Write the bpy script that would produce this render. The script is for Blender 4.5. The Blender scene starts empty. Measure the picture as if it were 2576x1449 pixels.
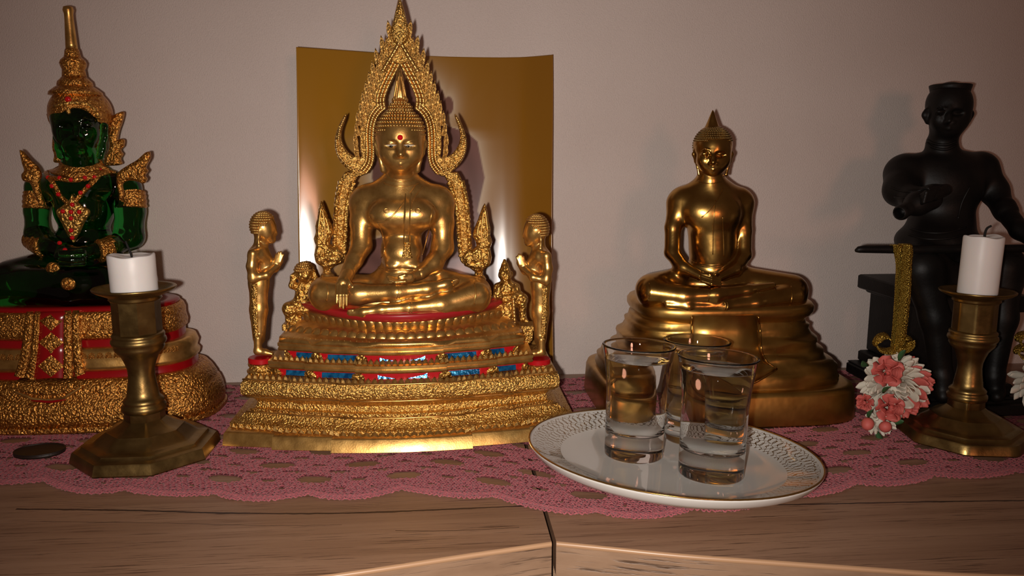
import bpy, math, random
import numpy as np
from mathutils import Vector, Matrix
from mathutils.bvhtree import BVHTree

# ------------------------------------------------------------------ camera, world, lights, exposure
SC = bpy.context.scene
COL = SC.collection
F = 1946.0                       # focal length in pixels of the 2576 x 1449 frame
PITCH, YAW, CAMH = math.radians(9.5), math.radians(5.0), 207.0   # camera height over the cabinet top, mm
FW = np.array([math.sin(YAW)*math.cos(PITCH), math.cos(YAW)*math.cos(PITCH), -math.sin(PITCH)])
RT = np.array([math.cos(YAW), -math.sin(YAW), 0.0])
UP = np.cross(RT, FW)
CAM = np.array([0.0, 0.0, CAMH])

cam = bpy.data.cameras.new('camera')
cam.sensor_width = 36.0
cam.lens = F*36.0/2576.0
cam.clip_start = 0.01
cam.clip_end = 50
camo = bpy.data.objects.new('camera', cam)
COL.objects.link(camo)
camo.location = CAM*0.001
camo.rotation_euler = (math.pi/2-PITCH, 0, -YAW)
SC.camera = camo

world = bpy.data.worlds.new('world')
SC.world = world
world.use_nodes = True
bg = world.node_tree.nodes['Background']
bg.inputs[0].default_value = (1.0, 0.62, 0.45, 1)
bg.inputs[1].default_value = 0.055

# phone flash: small LED a little left of and below the lens
fl = bpy.data.lights.new('phone_flash', 'SPOT')
fl.energy = 11.2
fl.color = (1.0, 0.93, 0.86)
fl.spot_size = math.radians(95)
fl.spot_blend = 1.0
fl.shadow_soft_size = 0.005
flo = bpy.data.objects.new('phone_flash', fl)
COL.objects.link(flo)
flo.location = (CAM - RT*20 - UP*7 - FW*2)*0.001
flo.rotation_euler = (math.pi/2-PITCH, 0, -YAW)

# warm room lamp to the right, behind the photographer
rl = bpy.data.lights.new('room_lamp', 'AREA')
rl.shape = 'DISK'
rl.size = 0.22
rl.energy = 1.9
rl.color = (1.0, 0.43, 0.27)
rlo = bpy.data.objects.new('room_lamp', rl)
COL.objects.link(rlo)
rlo.location = (0.42, -1.0, 0.30)
rlo.rotation_euler = (Vector((0.1, 0.65, 0.12))-Vector(rlo.location)).to_track_quat('-Z', 'Y').to_euler()

vs = SC.view_settings
vs.view_transform = 'Standard'
vs.look = 'None'
vs.gamma = 1.0
vs.use_curve_mapping = False
vs.exposure = -0.06

# ------------------------------------------------------------------ pixels to places
def ray(px, py):
    return FW + RT*((px-1288.0)/F) + UP*((724.5-py)/F)
def G(px, py, z=0.0):            # where the ray of a pixel meets the height z (mm)
    d = ray(px, py); return CAM + d*((z-CAM[2])/d[2])
def U(px, py, Y):                # where it meets the depth Y (mm from the camera towards the wall)
    d = ray(px, py); return CAM + d*(Y/d[1])
def mpp(p):                      # mm per pixel at a point
    return float((np.asarray(p)-CAM) @ FW)/F

random.seed(7)
RNG = np.random.default_rng(7)

# ------------------------------------------------------------------ objects
ORIG = {}
def props(o, label=None, cat=None, group=None, kind=None):
    if label: o['label'] = label
    if cat: o['category'] = cat
    if group: o['group'] = group
    if kind: o['kind'] = kind
def thing(name, org, label, cat, group=None):
    o = bpy.data.objects.new(name, None)
    o.empty_display_size = 0.01
    COL.objects.link(o)
    o.location = np.asarray(org)*0.001
    ORIG[o.name] = np.asarray(org, float)
    props(o, label, cat, group)
    return o
def mesh_of(name, V, Fc, mats, smooth=True, org=(0, 0, 0), mi=None):
    me = bpy.data.meshes.new(name)
    V = (np.asarray(V, float)-np.asarray(org))*0.001
    if isinstance(Fc, np.ndarray):
        n, k = Fc.shape
        me.vertices.add(len(V)); me.vertices.foreach_set('co', V.astype(np.float32).ravel())
        me.loops.add(n*k); me.loops.foreach_set('vertex_index', Fc.astype(np.int32).ravel())
        me.polygons.add(n)
        me.polygons.foreach_set('loop_start', np.arange(0, n*k, k, dtype=np.int32))
        me.polygons.foreach_set('loop_total', np.full(n, k, np.int32))
        me.update(calc_edges=True)
    else:
        me.from_pydata(V.tolist(), [], [tuple(int(i) for i in f) for f in Fc])
        me.update()
    for m in (mats if isinstance(mats, (list, tuple)) else [mats]):
        me.materials.append(m)
    if mi is not None:
        me.polygons.foreach_set('material_index', np.asarray(mi, np.int32))
    if smooth:
        me.polygons.foreach_set('use_smooth', np.ones(len(me.polygons), bool))
        if smooth == 'auto':
            try: me.set_sharp_from_angle(angle=math.radians(35))
            except Exception: pass
    return me
def add(name, VF, mat, parent=None, smooth=True, label=None, cat=None, group=None, kind=None, org=None, mi=None):
    """one mesh object; VF = (verts in mm of the place, faces)"""
    if parent is not None:
        ORIG[name] = None
        o0 = ORIG[root_name(parent)]
    else:
        o0 = np.asarray(org if org is not None else (0, 0, 0), float)
    me = mesh_of(name, VF[0], VF[1], mat, smooth, o0, mi)
    o = bpy.data.objects.new(name, me)
    COL.objects.link(o)
    if parent is not None:
        o.parent = parent
    else:
        o.location = o0*0.001
        ORIG[o.name] = o0
    props(o, label, cat, group, kind)
    return o
def root_name(o):
    while o.parent is not None: o = o.parent
    return o.name
def inst(name, me, parent, M):   # a small repeated part; M = 4x4 in mm of the place
    o = bpy.data.objects.new(name, me)
    COL.objects.link(o)
    o.parent = parent
    M = M.copy()
    M.translation = (Vector(M.translation) - Vector(ORIG[root_name(parent)]))*0.001
    o.matrix_local = M
    return o
def frame(p, xdir, ydir, s=1.0, sx=None, sy=None, sz=None):
    """4x4 with local x along xdir, local y (outward) along ydir, z = x cross y"""
    x = Vector(xdir).normalized(); y = Vector(ydir).normalized()
    z = x.cross(y).normalized(); y = z.cross(x).normalized()
    M = Matrix((x*(sx or s), y*(sy or s), z*(sz or s))).transposed().to_4x4()
    M.translation = Vector(p)
    return M

# ------------------------------------------------------------------ mesh shapes (verts in mm)
def join(*parts):
    V, Fc, n = [], [], 0
    for v, f in parts:
        v = np.asarray(v, float)
        V.append(v)
        Fc += [tuple(int(i)+n for i in q) for q in f]
        n += len(v)
    return np.concatenate(V), Fc
def sweep(path, rad, n=8, closed=False, caps=True, flat=1.0, up=(0, 0, 1)):
    P_ = np.asarray(path, float); m = len(P_)
    rad = np.broadcast_to(np.asarray(rad, float), (m,))
    if closed: T = np.roll(P_, -1, 0)-np.roll(P_, 1, 0)
    else: T = np.gradient(P_, axis=0)
    T /= np.maximum(np.linalg.norm(T, axis=1, keepdims=True), 1e-9)
    u0 = np.asarray(up, float)
    if abs(T[0] @ u0) > 0.95: u0 = np.array([0, 1.0, 0]) if abs(T[0][1]) < .9 else np.array([1.0, 0, 0])
    V = []; nrm = u0
    a = np.linspace(0, 2*np.pi, n, endpoint=False)
    for i in range(m):
        nrm = nrm - T[i]*(T[i] @ nrm); nrm = nrm/max(np.linalg.norm(nrm), 1e-9)
        b = np.cross(T[i], nrm)
        V.append(P_[i]+rad[i]*(np.cos(a)[:, None]*b + flat*np.sin(a)[:, None]*nrm))
    V = np.concatenate(V); Fc = []
    for i in range(m if closed else m-1):
        j = (i+1) % m
        for k in range(n):
            k2 = (k+1) % n
            Fc.append((i*n+k, i*n+k2, j*n+k2, j*n+k))
    if caps and not closed:
        Fc.append(tuple(range(n-1, -1, -1))); Fc.append(tuple((m-1)*n+k for k in range(n)))
    return V, Fc
def lathe(c, prof, n=48, shape=None, caps=True):
    """prof: list of (r, z) mm; shape(angle) -> radius factor"""
    a = np.linspace(0, 2*np.pi, n, endpoint=False)
    V = []; Fc = []
    for r, z in prof:
        q = np.ones(n)*r if shape is None else r*shape(a, r, z)
        V.append(np.stack([c[0]+q*np.cos(a), c[1]+q*np.sin(a), np.full(n, c[2]+z)], 1))
    V = np.concatenate(V)
    for i in range(len(prof)-1):
        for k in range(n):
            k2 = (k+1) % n
            Fc.append((i*n+k, i*n+k2, (i+1)*n+k2, (i+1)*n+k))
    if caps:
        Fc.append(tuple(range(n-1, -1, -1))); Fc.append(tuple((len(prof)-1)*n+k for k in range(n)))
    return V, Fc
def loft(rings, caps=True):
    """rings: equal-length closed outlines (k x 3), bottom to top"""
    n = len(rings[0]); V = np.concatenate([np.asarray(r, float) for r in rings]); Fc = []
    for i in range(len(rings)-1):
        for k in range(n):
            k2 = (k+1) % n
            Fc.append((i*n+k, i*n+k2, (i+1)*n+k2, (i+1)*n+k))
    if caps:
        Fc.append(tuple(range(n-1, -1, -1))); Fc.append(tuple((len(rings)-1)*n+k for k in range(n)))
    return V, Fc
def box(lo, hi):
    (x0, y0, z0), (x1, y1, z1) = lo, hi
    V = [(x0, y0, z0), (x1, y0, z0), (x1, y1, z0), (x0, y1, z0), (x0, y0, z1), (x1, y0, z1), (x1, y1, z1), (x0, y1, z1)]
    return np.array(V, float), [(0, 3, 2, 1), (4, 5, 6, 7), (0, 1, 5, 4), (1, 2, 6, 5), (2, 3, 7, 6), (3, 0, 4, 7)]
_t = (1+5**.5)/2
_IV = np.array([(-1, _t, 0), (1, _t, 0), (-1, -_t, 0), (1, -_t, 0), (0, -1, _t), (0, 1, _t), (0, -1, -_t), (0, 1, -_t), (_t, 0, -1), (_t, 0, 1), (-_t, 0, -1), (-_t, 0, 1)])
_IV /= np.linalg.norm(_IV[0])
_IF = [(0, 11, 5), (0, 5, 1), (0, 1, 7), (0, 7, 10), (0, 10, 11), (1, 5, 9), (5, 11, 4), (11, 10, 2), (10, 7, 6), (7, 1, 8), (3, 9, 4), (3, 4, 2), (3, 2, 6), (3, 6, 8), (3, 8, 9), (4, 9, 5), (2, 4, 11), (6, 2, 10), (8, 6, 7), (9, 8, 1)]
def ico(c=(0, 0, 0), r=1.0, sub=1):
    V = _IV.tolist(); Fc = list(_IF)
    for _ in range(sub):
        cache = {}; nf = []
        def mid(a, b):
            k = (min(a, b), max(a, b))
            if k not in cache:
                q = np.array(V[a])+np.array(V[b]); cache[k] = len(V); V.append((q/np.linalg.norm(q)).tolist())
            return cache[k]
        for a, b, d in Fc:
            ab, bd, da = mid(a, b), mid(b, d), mid(d, a)
            nf += [(a, ab, da), (b, bd, ab), (d, da, bd), (ab, bd, da)]
        Fc = nf
    return np.array(V)*np.asarray(r, float)+np.asarray(c, float), Fc
def spline(pts, n, closed=False):
    """Catmull-Rom through pts, n samples"""
    P_ = np.asarray(pts, float); m = len(P_)
    if closed:
        t = np.linspace(0, m, n, endpoint=False); i = t.astype(int); f = (t-i)[:, None]
        g = lambda k: P_[(i+k) % m]
    else:
        t = np.linspace(0, m-1, n); i = np.minimum(t.astype(int), m-2); f = (t-i)[:, None]
        g = lambda k: P_[np.clip(i+k, 0, m-1)]
    a, b, c, d = g(-1), g(0), g(1), g(2)
    return 0.5*(2*b+(c-a)*f+(2*a-5*b+4*c-d)*f**2+(3*b-a-3*c+d)*f**3)
def resample(P_, step):
    P_ = np.asarray(P_, float)
    s = np.concatenate([[0], np.cumsum(np.linalg.norm(np.diff(P_, axis=0), axis=1))])
    n = max(2, int(round(s[-1]/step))+1); t = np.linspace(0, s[-1], n)
    return np.stack([np.interp(t, s, P_[:, k]) for k in range(P_.shape[1])], 1)
def upx(pts, Y):
    return np.array([U(p[0], p[1], p[2] if len(p) > 2 else Y) for p in pts])

# ------------------------------------------------------------------ solids from blended distance fields
class Solid:
    def __init__(self, h): self.h = h; self.ops = []
    def _add(self, fn, lo, hi, k, sub): self.ops.append((fn, np.asarray(lo, float), np.asarray(hi, float), k, sub)); return self
    def ell(self, c, r, k=3.0, rot=0.0, sub=False, tilt=0.0, mm=False):
        """c=(px,py,Y), r=(rx px, rz px, ry mm); rot = roll in the picture, tilt = nod (degrees)"""
        if mm: p = np.asarray(c, float); R_ = np.array([r[0], r[2], r[1]], float)
        else:
            p = U(*c); s = mpp(p); R_ = np.array([r[0]*s, r[2], r[1]*s])
        a, b = math.radians(rot), math.radians(tilt); m = R_.max()
        def fn(X, Y, Z):
            x, y, z = X-p[0], Y-p[1], Z-p[2]
            if rot: x, z = x*math.cos(a)+z*math.sin(a), -x*math.sin(a)+z*math.cos(a)
            if tilt: y, z = y*math.cos(b)+z*math.sin(b), -y*math.sin(b)+z*math.cos(b)
            q0 = np.sqrt((x/R_[0])**2+(y/R_[1])**2+(z/R_[2])**2)
            q1 = np.sqrt((x/R_[0]**2)**2+(y/R_[1]**2)**2+(z/R_[2]**2)**2)
            return q0*(q0-1)/np.maximum(q1, 1e-6)
        e = R_ if not (rot or tilt) else np.array([m, m, m])
        return self._add(fn, p-e, p+e, k, sub)
    def cap(self, pts, k=3.0, flat=1.0, sub=False, mm=False, kin=None):
        """chain of round cones; pts = (px,py,Y,r px); flat squashes depth"""
        Q = []
        for q in pts:
            p = np.asarray(q[:3], float) if mm else U(*q[:3])
            Q.append((p, q[3] if mm else q[3]*mpp(p)))
        for i in range(len(Q)-1):
            (a, ra), (b, rb) = Q[i], Q[i+1]
            m = max(ra, rb)
            def fn(X, Y, Z, a=a, b=b, ra=ra, rb=rb):
                ab = (b-a)*np.array([1, 1/flat, 1]); L = max(ab @ ab, 1e-9)
                x, y, z = X-a[0], (Y-a[1])/flat, Z-a[2]
                t = np.clip((x*ab[0]+y*ab[1]+z*ab[2])/L, 0, 1)
                d = np.sqrt((x-t*ab[0])**2+(y-t*ab[1])**2+(z-t*ab[2])**2)-(ra+(rb-ra)*t)
                return d*min(1.0, flat)
            self._add(fn, np.minimum(a, b)-m, np.maximum(a, b)+m, k if i == 0 else (kin if kin is not None else k), sub)
        return self
    def box(self, c, hw, r=1.0, k=2.0, rot=0.0, yaw=0.0, sub=False):
        """c mm, half sizes mm"""
        p = np.asarray(c, float); hw = np.asarray(hw, float); a, b = math.radians(rot), math.radians(yaw)
        def fn(X, Y, Z):
            x, y, z = X-p[0], Y-p[1], Z-p[2]
            if yaw: x, y = x*math.cos(b)+y*math.sin(b), -x*math.sin(b)+y*math.cos(b)
            if rot: x, z = x*math.cos(a)+z*math.sin(a), -x*math.sin(a)+z*math.cos(a)
            qx, qy, qz = np.abs(x)-hw[0]+r, np.abs(y)-hw[1]+r, np.abs(z)-hw[2]+r
            return np.sqrt(np.maximum(qx, 0)**2+np.maximum(qy, 0)**2+np.maximum(qz, 0)**2)+np.minimum(np.maximum(qx, np.maximum(qy, qz)), 0)-r
        e = hw if not (rot or yaw) else np.full(3, np.linalg.norm(hw))
        return self._add(fn, p-e, p+e, k, sub)
    def poly(self, pts, Y, t, r=1.0, k=1.5, sub=False, slope=0.0, pillow=0.0):
        """flat outline in pixels, stood at depth Y, half thickness t mm, rounded by r; slope leans it (dY/dz)"""
        P_ = upx(pts, Y); x0, z0 = P_[:, 0], P_[:, 2]; zb = z0.mean()
        def fn(X, Yy, Z):
            Xg, Zg = np.broadcast_arrays(X[:, :1, :1].reshape(-1, 1), Z[:1, :1, :].reshape(1, -1))
            Xg = Xg.astype(np.float32); Zg = Zg.astype(np.float32)
            d = np.full(Xg.shape, 1e9, np.float32); s = np.ones(Xg.shape, np.float32); n = len(x0)
            for i in range(n):
                j = i-1
                ex, ez = x0[j]-x0[i], z0[j]-z0[i]
                wx, wz = Xg-x0[i], Zg-z0[i]
                tt = np.clip((wx*ex+wz*ez)/max(ex*ex+ez*ez, 1e-9), 0, 1)
                d = np.minimum(d, (wx-ex*tt)**2+(wz-ez*tt)**2)
                c1, c2, c3 = Zg >= z0[i], Zg < z0[j], ex*wz > ez*wx
                s = np.where((c1 & c2 & c3) | (~c1 & ~c2 & ~c3), -s, s)
            d2 = (s*np.sqrt(d))[:, None, :]
            th = t + (pillow*np.clip(-d2, 0, 3.0) if pillow else 0.0)
            yy = np.abs(Yy-(Y+slope*(Z-zb)))-th
            q, w = d2+r, yy+r
            return np.sqrt(np.maximum(q, 0)**2+np.maximum(w, 0)**2)+np.minimum(np.maximum(q, w), 0)-r
        tt = t+pillow*3+abs(slope)*np.ptp(z0)
        return self._add(fn, (x0.min(), Y-tt, z0.min()), (x0.max(), Y+tt, z0.max()), k, sub)
    def build(self):
        h = self.h
        U_ = [o for o in self.ops if not o[4]]
        lo = np.min([o[1] for o in U_], 0)-4*h; hi = np.max([o[2] for o in U_], 0)+4*h
        n = np.ceil((hi-lo)/h).astype(int)+1
        D = np.full(n, 50.0, np.float32)
        ax = [(lo[i]+h*np.arange(n[i])).astype(np.float32) for i in range(3)]
        for fn, a, b, k, sub in self.ops:
            m = max(k, 0)+3*h
            i0 = np.clip(np.floor((a-m-lo)/h).astype(int), 0, n-1); i1 = np.clip(np.ceil((b+m-lo)/h).astype(int)+1, 1, n)
            if (i1 <= i0).any(): continue
            sl = tuple(slice(i0[i], i1[i]) for i in range(3))
            X, Y, Z = ax[0][sl[0]][:, None, None], ax[1][sl[1]][None, :, None], ax[2][sl[2]][None, None, :]
            d = fn(X, Y, Z).astype(np.float32)
            A = D[sl]
            if sub: A, d = -A, d
            if k > 0:
                q = np.maximum(k-np.abs(A-d), 0)/k
                r = np.minimum(A, d)-q*q*k*0.25
            else: r = np.minimum(A, d)
            D[sl] = -r if sub else r
        return nets(D, lo, h)
def nets(D, lo, h):
    s = D < 0
    nx, ny, nz = D.shape
    cnt = np.zeros((nx-1, ny-1, nz-1), np.int8)
    for i in (0, 1):
        for j in (0, 1):
            for k in (0, 1):
                cnt += s[i:nx-1+i, j:ny-1+j, k:nz-1+k]
    act = (cnt > 0) & (cnt < 8)
    I, J, K = np.nonzero(act)
    idx = np.full(act.shape, -1, np.int32); idx[I, J, K] = np.arange(len(I))
    acc = np.zeros((len(I), 3)); num = np.zeros(len(I))
    cs = [(i, j, k) for i in (0, 1) for j in (0, 1) for k in (0, 1)]
    val = {c: D[I+c[0], J+c[1], K+c[2]] for c in cs}
    for a in cs:
        for ax in range(3):
            if a[ax]: continue
            b = list(a); b[ax] = 1; b = tuple(b)
            va, vb = val[a], val[b]
            m = (va < 0) != (vb < 0)
            t = np.where(m, va/np.where(m, va-vb, 1), 0)
            p = np.array(a, float)[None, :].repeat(len(I), 0); p[:, ax] = t
            acc += p*m[:, None]; num += m
    V = lo + h*(np.stack([I, J, K], 1)+acc/num[:, None])
    Q = []
    for ax in range(3):
        sa = [slice(1, None if q != ax else None) for q in range(3)]
        A = s[tuple(slice(0, -1) if q == ax else slice(1, -1) for q in range(3))]
        B = s[tuple(slice(1, None) if q == ax else slice(1, -1) for q in range(3))]
        M = A != B
        i = np.array(np.nonzero(M)).T
        flip = A[M]
        base = i.copy()
        for q in range(3):
            if q != ax: base[:, q] += 1
        o1, o2 = [q for q in range(3) if q != ax]
        def vid(d1, d2):
            c = base.copy(); c[:, o1] -= d1; c[:, o2] -= d2
            return idx[c[:, 0], c[:, 1], c[:, 2]]
        q4 = np.stack([vid(1, 1), vid(0, 1), vid(0, 0), vid(1, 0)], 1)
        if ax == 1: flip = ~flip
        q4[~flip] = q4[~flip][:, ::-1]
        Q.append(q4)
    Q = np.concatenate(Q)
    return V, Q[(Q >= 0).all(1)]
def relax(V, Q, n=1, f=0.5):     # light smoothing of a solid's surface
    V = V.copy()
    for _ in range(n):
        S = np.zeros_like(V); c = np.zeros(len(V))
        for a in range(4):
            for b in (1, 3):
                np.add.at(S, Q[:, a], V[Q[:, (a+b) % 4]]); np.add.at(c, Q[:, a], 1)
        V += f*(S/np.maximum(c, 1)[:, None]-V)
    return V
class Skin:                      # surface of built meshes, to lay seams and ornaments on
    def __init__(self, *VF):
        V, Fc = join(*[(v, f) for v, f in VF])
        self.t = BVHTree.FromPolygons(V.tolist(), Fc)
        self.c = float((V.mean(0)-CAM) @ FW)
    def hit(self, px, py, off=0.0):
        d = Vector(ray(px, py)).normalized()
        p, n, i, dist = self.t.ray_cast(Vector(CAM), d, 5000.0)
        if p is None: return None
        if n.dot(d) > 0: n = -n
        return np.array(p)+np.array(n)*off, np.array(n)
    def path(self, pts, step=4, off=0.0, smooth=True):
        q = np.asarray(pts, float)
        if smooth and len(q) > 2: q = spline(q, len(q)*10)
        q = resample(q, step)
        o = [self.hit(a, b, off) for a, b in q]
        return np.array([x[0] for x in o if x is not None])
    def seam(self, pts, r, n=6, step=4, off=0.0, taper=False):
        P_ = self.path(pts, step, off)
        rr = np.full(len(P_), float(r))
        if taper: rr *= np.clip(np.sin(np.linspace(0, np.pi, len(P_)))*1.3, .25, 1)
        return sweep(P_, rr, n)
    def strip(self, left, right, off=0.6, step=5, sink=1.2, nw=6):
        """band between two pixel lines laid on the surface"""
        n = max(int(np.linalg.norm(np.diff(np.asarray(left, float), axis=0), axis=1).sum()/step), 3)
        L = spline(left, n) if len(left) > 2 else np.linspace(left[0], left[1], n)
        R_ = spline(right, n) if len(right) > 2 else np.linspace(right[0], right[1], n)
        V, Fc = [], []
        for a, b in zip(L, R_):
            for t in (0, .05, .35, .65, .95, 1):
                h = self.hit(*(a+(b-a)*t))
                if h is None:                      # beside the outline: the nearest spot of the surface
                    q = self.t.find_nearest(Vector(CAM+ray(*(a+(b-a)*t))*self.c))
                    h = (np.array(q[0]), np.array(q[1]))
                e = off if 0 < t < 1 else -sink
                V.append(h[0]+h[1]*e)
        for i in range(n-1):
            for k in range(nw-1):
                a = i*nw+k
                Fc.append((a, a+1, a+nw+1, a+nw))
        return np.array(V), Fc
# ------------------------------------------------------------------ materials
def mat(name, color, rough=0.5, metal=0.0, **kw):
    m = bpy.data.materials.new(name); m.use_nodes = True
    b = m.node_tree.nodes['Principled BSDF']
    b.inputs['Base Color'].default_value = (*color, 1)
    b.inputs['Roughness'].default_value = rough
    b.inputs['Metallic'].default_value = metal
    for k, v in kw.items():
        b.inputs[k.replace('_', ' ')].default_value = v
    return m
def nd(m, typ, **kw):
    n = m.node_tree.nodes.new(typ)
    for k, v in kw.items():
        if k in n.inputs.keys(): n.inputs[k].default_value = v
        else: setattr(n, k, v)
    return n
def lk(m, a, b): m.node_tree.links.new(a, b)
def bsdf(m): return m.node_tree.nodes['Principled BSDF']
def coord(m, scale=(1, 1, 1)):
    tc = nd(m, 'ShaderNodeTexCoord'); mp = nd(m, 'ShaderNodeMapping')
    mp.inputs['Scale'].default_value = scale
    lk(m, tc.outputs['Object'], mp.inputs['Vector'])
    return mp.outputs['Vector']
def ramp(m, fac, stops, interp='LINEAR'):
    r = nd(m, 'ShaderNodeValToRGB'); cr = r.color_ramp; cr.interpolation = interp
    while len(cr.elements) < len(stops): cr.elements.new(0.5)
    for e, (p, c) in zip(cr.elements, stops):
        e.position = p; e.color = (*c, 1) if len(c) == 3 else c
    lk(m, fac, r.inputs['Fac'])
    return r.outputs['Color']
def bump(m, height, dist, strength=1.0, prev=None):
    b = nd(m, 'ShaderNodeBump'); b.inputs['Strength'].default_value = strength; b.inputs['Distance'].default_value = dist
    lk(m, height, b.inputs['Height'])
    if prev is not None: lk(m, prev, b.inputs['Normal'])
    lk(m, b.outputs['Normal'], bsdf(m).inputs['Normal'])
    return b.outputs['Normal']
def noise(m, vec, scale, detail=3.0, rough=0.5, out='Fac'):
    n = nd(m, 'ShaderNodeTexNoise'); n.inputs['Scale'].default_value = scale
    n.inputs['Detail'].default_value = detail; n.inputs['Roughness'].default_value = rough
    lk(m, vec, n.inputs['Vector'])
    return n.outputs[out]
def voro(m, vec, scale, feature='F1', rnd=1.0):
    n = nd(m, 'ShaderNodeTexVoronoi'); n.feature = feature
    n.inputs['Scale'].default_value = scale; n.inputs['Randomness'].default_value = rnd
    lk(m, vec, n.inputs['Vector'])
    return n.outputs['Distance']
def math_(m, op, a, b=None, c=None, clamp=False):
    n = nd(m, 'ShaderNodeMath', operation=op); n.use_clamp = clamp
    for i, v in enumerate((a, b, c)):
        if v is None: continue
        if isinstance(v, (int, float)): n.inputs[i].default_value = v
        else: lk(m, v, n.inputs[i])
    return n.outputs[0]
def mixc(m, fac, a, b, mode='MIX'):
    n = nd(m, 'ShaderNodeMix', data_type='RGBA', blend_type=mode)
    for s, v in ((n.inputs[0], fac), (n.inputs[6], a), (n.inputs[7], b)):
        if isinstance(v, (int, float)): s.default_value = v
        elif isinstance(v, tuple): s.default_value = (*v, 1)
        else: lk(m, v, s)
    return n.outputs[2]
def setc(m, out): lk(m, out, bsdf(m).inputs['Base Color'])
def setr(m, out): lk(m, out, bsdf(m).inputs['Roughness'])

M = {}
# smooth gold paint
m = M['gold'] = mat('gold_paint', (0.66, 0.38, 0.09), 0.34, 0.9)
v = coord(m); n1 = noise(m, v, 160, 4)
setc(m, ramp(m, n1, [(0.30, (0.50, 0.27, 0.075)), (0.55, (0.67, 0.385, 0.115)), (0.85, (0.77, 0.47, 0.165))]))
setr(m, ramp(m, noise(m, v, 90, 3), [(0.3, (0.27,)*3), (0.8, (0.42,)*3)]))
bump(m, noise(m, v, 900, 2), 0.0002, 0.25)
# gold paint on fine cast ornament
def ornate(name, c0, c1, scale, dist, rough=0.27, metal=0.88):
    m = mat(name, c1, rough, metal)
    v = coord(m)
    w = noise(m, v, scale*0.35, 2, out='Color')
    vv = nd(m, 'ShaderNodeVectorMath', operation='MULTIPLY_ADD'); vv.inputs[1].default_value = (0.003,)*3
    lk(m, w, vv.inputs[0]); lk(m, v, vv.inputs[2])
    d1 = voro(m, vv.outputs[0], scale, 'SMOOTH_F1')
    d2 = noise(m, v, scale*1.7, 3)
    hgt = math_(m, 'ADD', math_(m, 'MULTIPLY', d1, -1.0), math_(m, 'MULTIPLY', d2, 0.5))
    setc(m, ramp(m, d1, [(0.1, c1), (0.75, c0)]))
    bump(m, hgt, dist, 1.0)
    return m
M['leaf_gold'] = ornate('gold_leaf_relief', (0.40, 0.17, 0.03), (0.86, 0.54, 0.16), 620, 0.0011, .26)
M['ornate'] = ornate('gold_ornament', (0.42, 0.18, 0.025), (0.86, 0.54, 0.15), 480, 0.0016)
M['ornate_fine'] = ornate('gold_filigree', (0.42, 0.18, 0.025), (0.86, 0.55, 0.16), 800, 0.0010)
M['ornate_red'] = ornate('amber_gold_ornament', (0.36, 0.11, 0.012), (0.84, 0.43, 0.10), 620, 0.0013, 0.25)
# polished brass
m = M['brass'] = mat('polished_brass', (0.56, 0.34, 0.10), 0.17, 1.0)
v = coord(m); n1 = noise(m, v, 60, 4)
setc(m, ramp(m, n1, [(0.30, (0.36, 0.19, 0.045)), (0.7, (0.55, 0.32, 0.09))]))
setr(m, ramp(m, noise(m, v, 35, 4), [(0.3, (0.19,)*3), (0.8, (0.34,)*3)]))
bump(m, noise(m, v, 130, 2), 0.0006, 0.22)
m = M['brass_satin'] = mat('satin_brass', (0.56, 0.33, 0.09), 0.34, 1.0)
v = coord(m); n1 = noise(m, v, 40, 4)
setc(m, ramp(m, n1, [(0.30, (0.42, 0.23, 0.055)), (0.7, (0.62, 0.37, 0.10))]))
setr(m, ramp(m, noise(m, v, 30, 4), [(0.3, (0.26,)*3), (0.8, (0.46,)*3)]))
bump(m, noise(m, v, 70, 2), 0.0012, 0.35)
# dull brass
m = M['dull_brass'] = mat('dull_brass', (0.25, 0.16, 0.05), 0.36, 0.95)
v = coord(m); n1 = noise(m, v, 45, 5)
setc(m, ramp(m, n1, [(0.30, (0.17, 0.105, 0.035)), (0.7, (0.33, 0.215, 0.075))]))
setr(m, ramp(m, noise(m, v, 120, 4), [(0.3, (0.27,)*3), (0.8, (0.48,)*3)]))
bump(m, noise(m, v, 500, 3), 0.0002, 0.3)
# enamel, gems, glass
M['red'] = mat('red_enamel', (0.42, 0.006, 0.010), 0.28, 0.0)
M['deep_red'] = mat('crimson_enamel', (0.25, 0.003, 0.005), 0.22, 0.0)
m = M['dull_red'] = mat('worn_red_lacquer', (0.34, 0.012, 0.016), 0.35, 0.0)
M['gem'] = mat('red_gem', (0.55, 0.004, 0.008), 0.08, 0.0, Coat_Weight=1.0, Coat_Roughness=0.03)
m = M['blue'] = mat('blue_foil_glass', (0.02, 0.25, 0.60), 0.12, 0.7)
v = coord(m)
setc(m, ramp(m, noise(m, v, 260, 3), [(0.35, (0.010, 0.10, 0.30)), (0.65, (0.03, 0.33, 0.72))]))
bump(m, noise(m, v, 300, 3), 0.0009, 0.5)
M['eye_white'] = mat('eye_white', (0.52, 0.46, 0.36), 0.25)
M['eye_black'] = mat('eye_black', (0.004, 0.004, 0.004), 0.12)
m = M['emerald'] = mat('emerald_green_glass', (0.08, 0.62, 0.16), 0.05, 0.0, IOR=1.5, Transmission_Weight=1.0, Specular_IOR_Level=0.5)
va = nd(m, 'ShaderNodeVolumeAbsorption'); va.inputs['Color'].default_value = (0.0, 0.50, 0.10, 1); va.inputs['Density'].default_value = 52.0
lk(m, va.outputs[0], m.node_tree.nodes['Material Output'].inputs['Volume'])
M['emerald_dark'] = mat('dark_green_lacquer', (0.004, 0.016, 0.009), 0.16, 0.0)
M['glass'] = mat('clear_glass', (0.97, 0.98, 0.98), 0.0, 0.0, IOR=1.48, Transmission_Weight=1.0)
M['water'] = mat('water', (0.98, 0.99, 0.99), 0.0, 0.0, IOR=1.33, Transmission_Weight=1.0)
M['glass_water'] = mat('glass_to_water', (0.98, 0.99, 0.99), 0.0, 0.0, IOR=1.333/1.48, Transmission_Weight=1.0)
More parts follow.
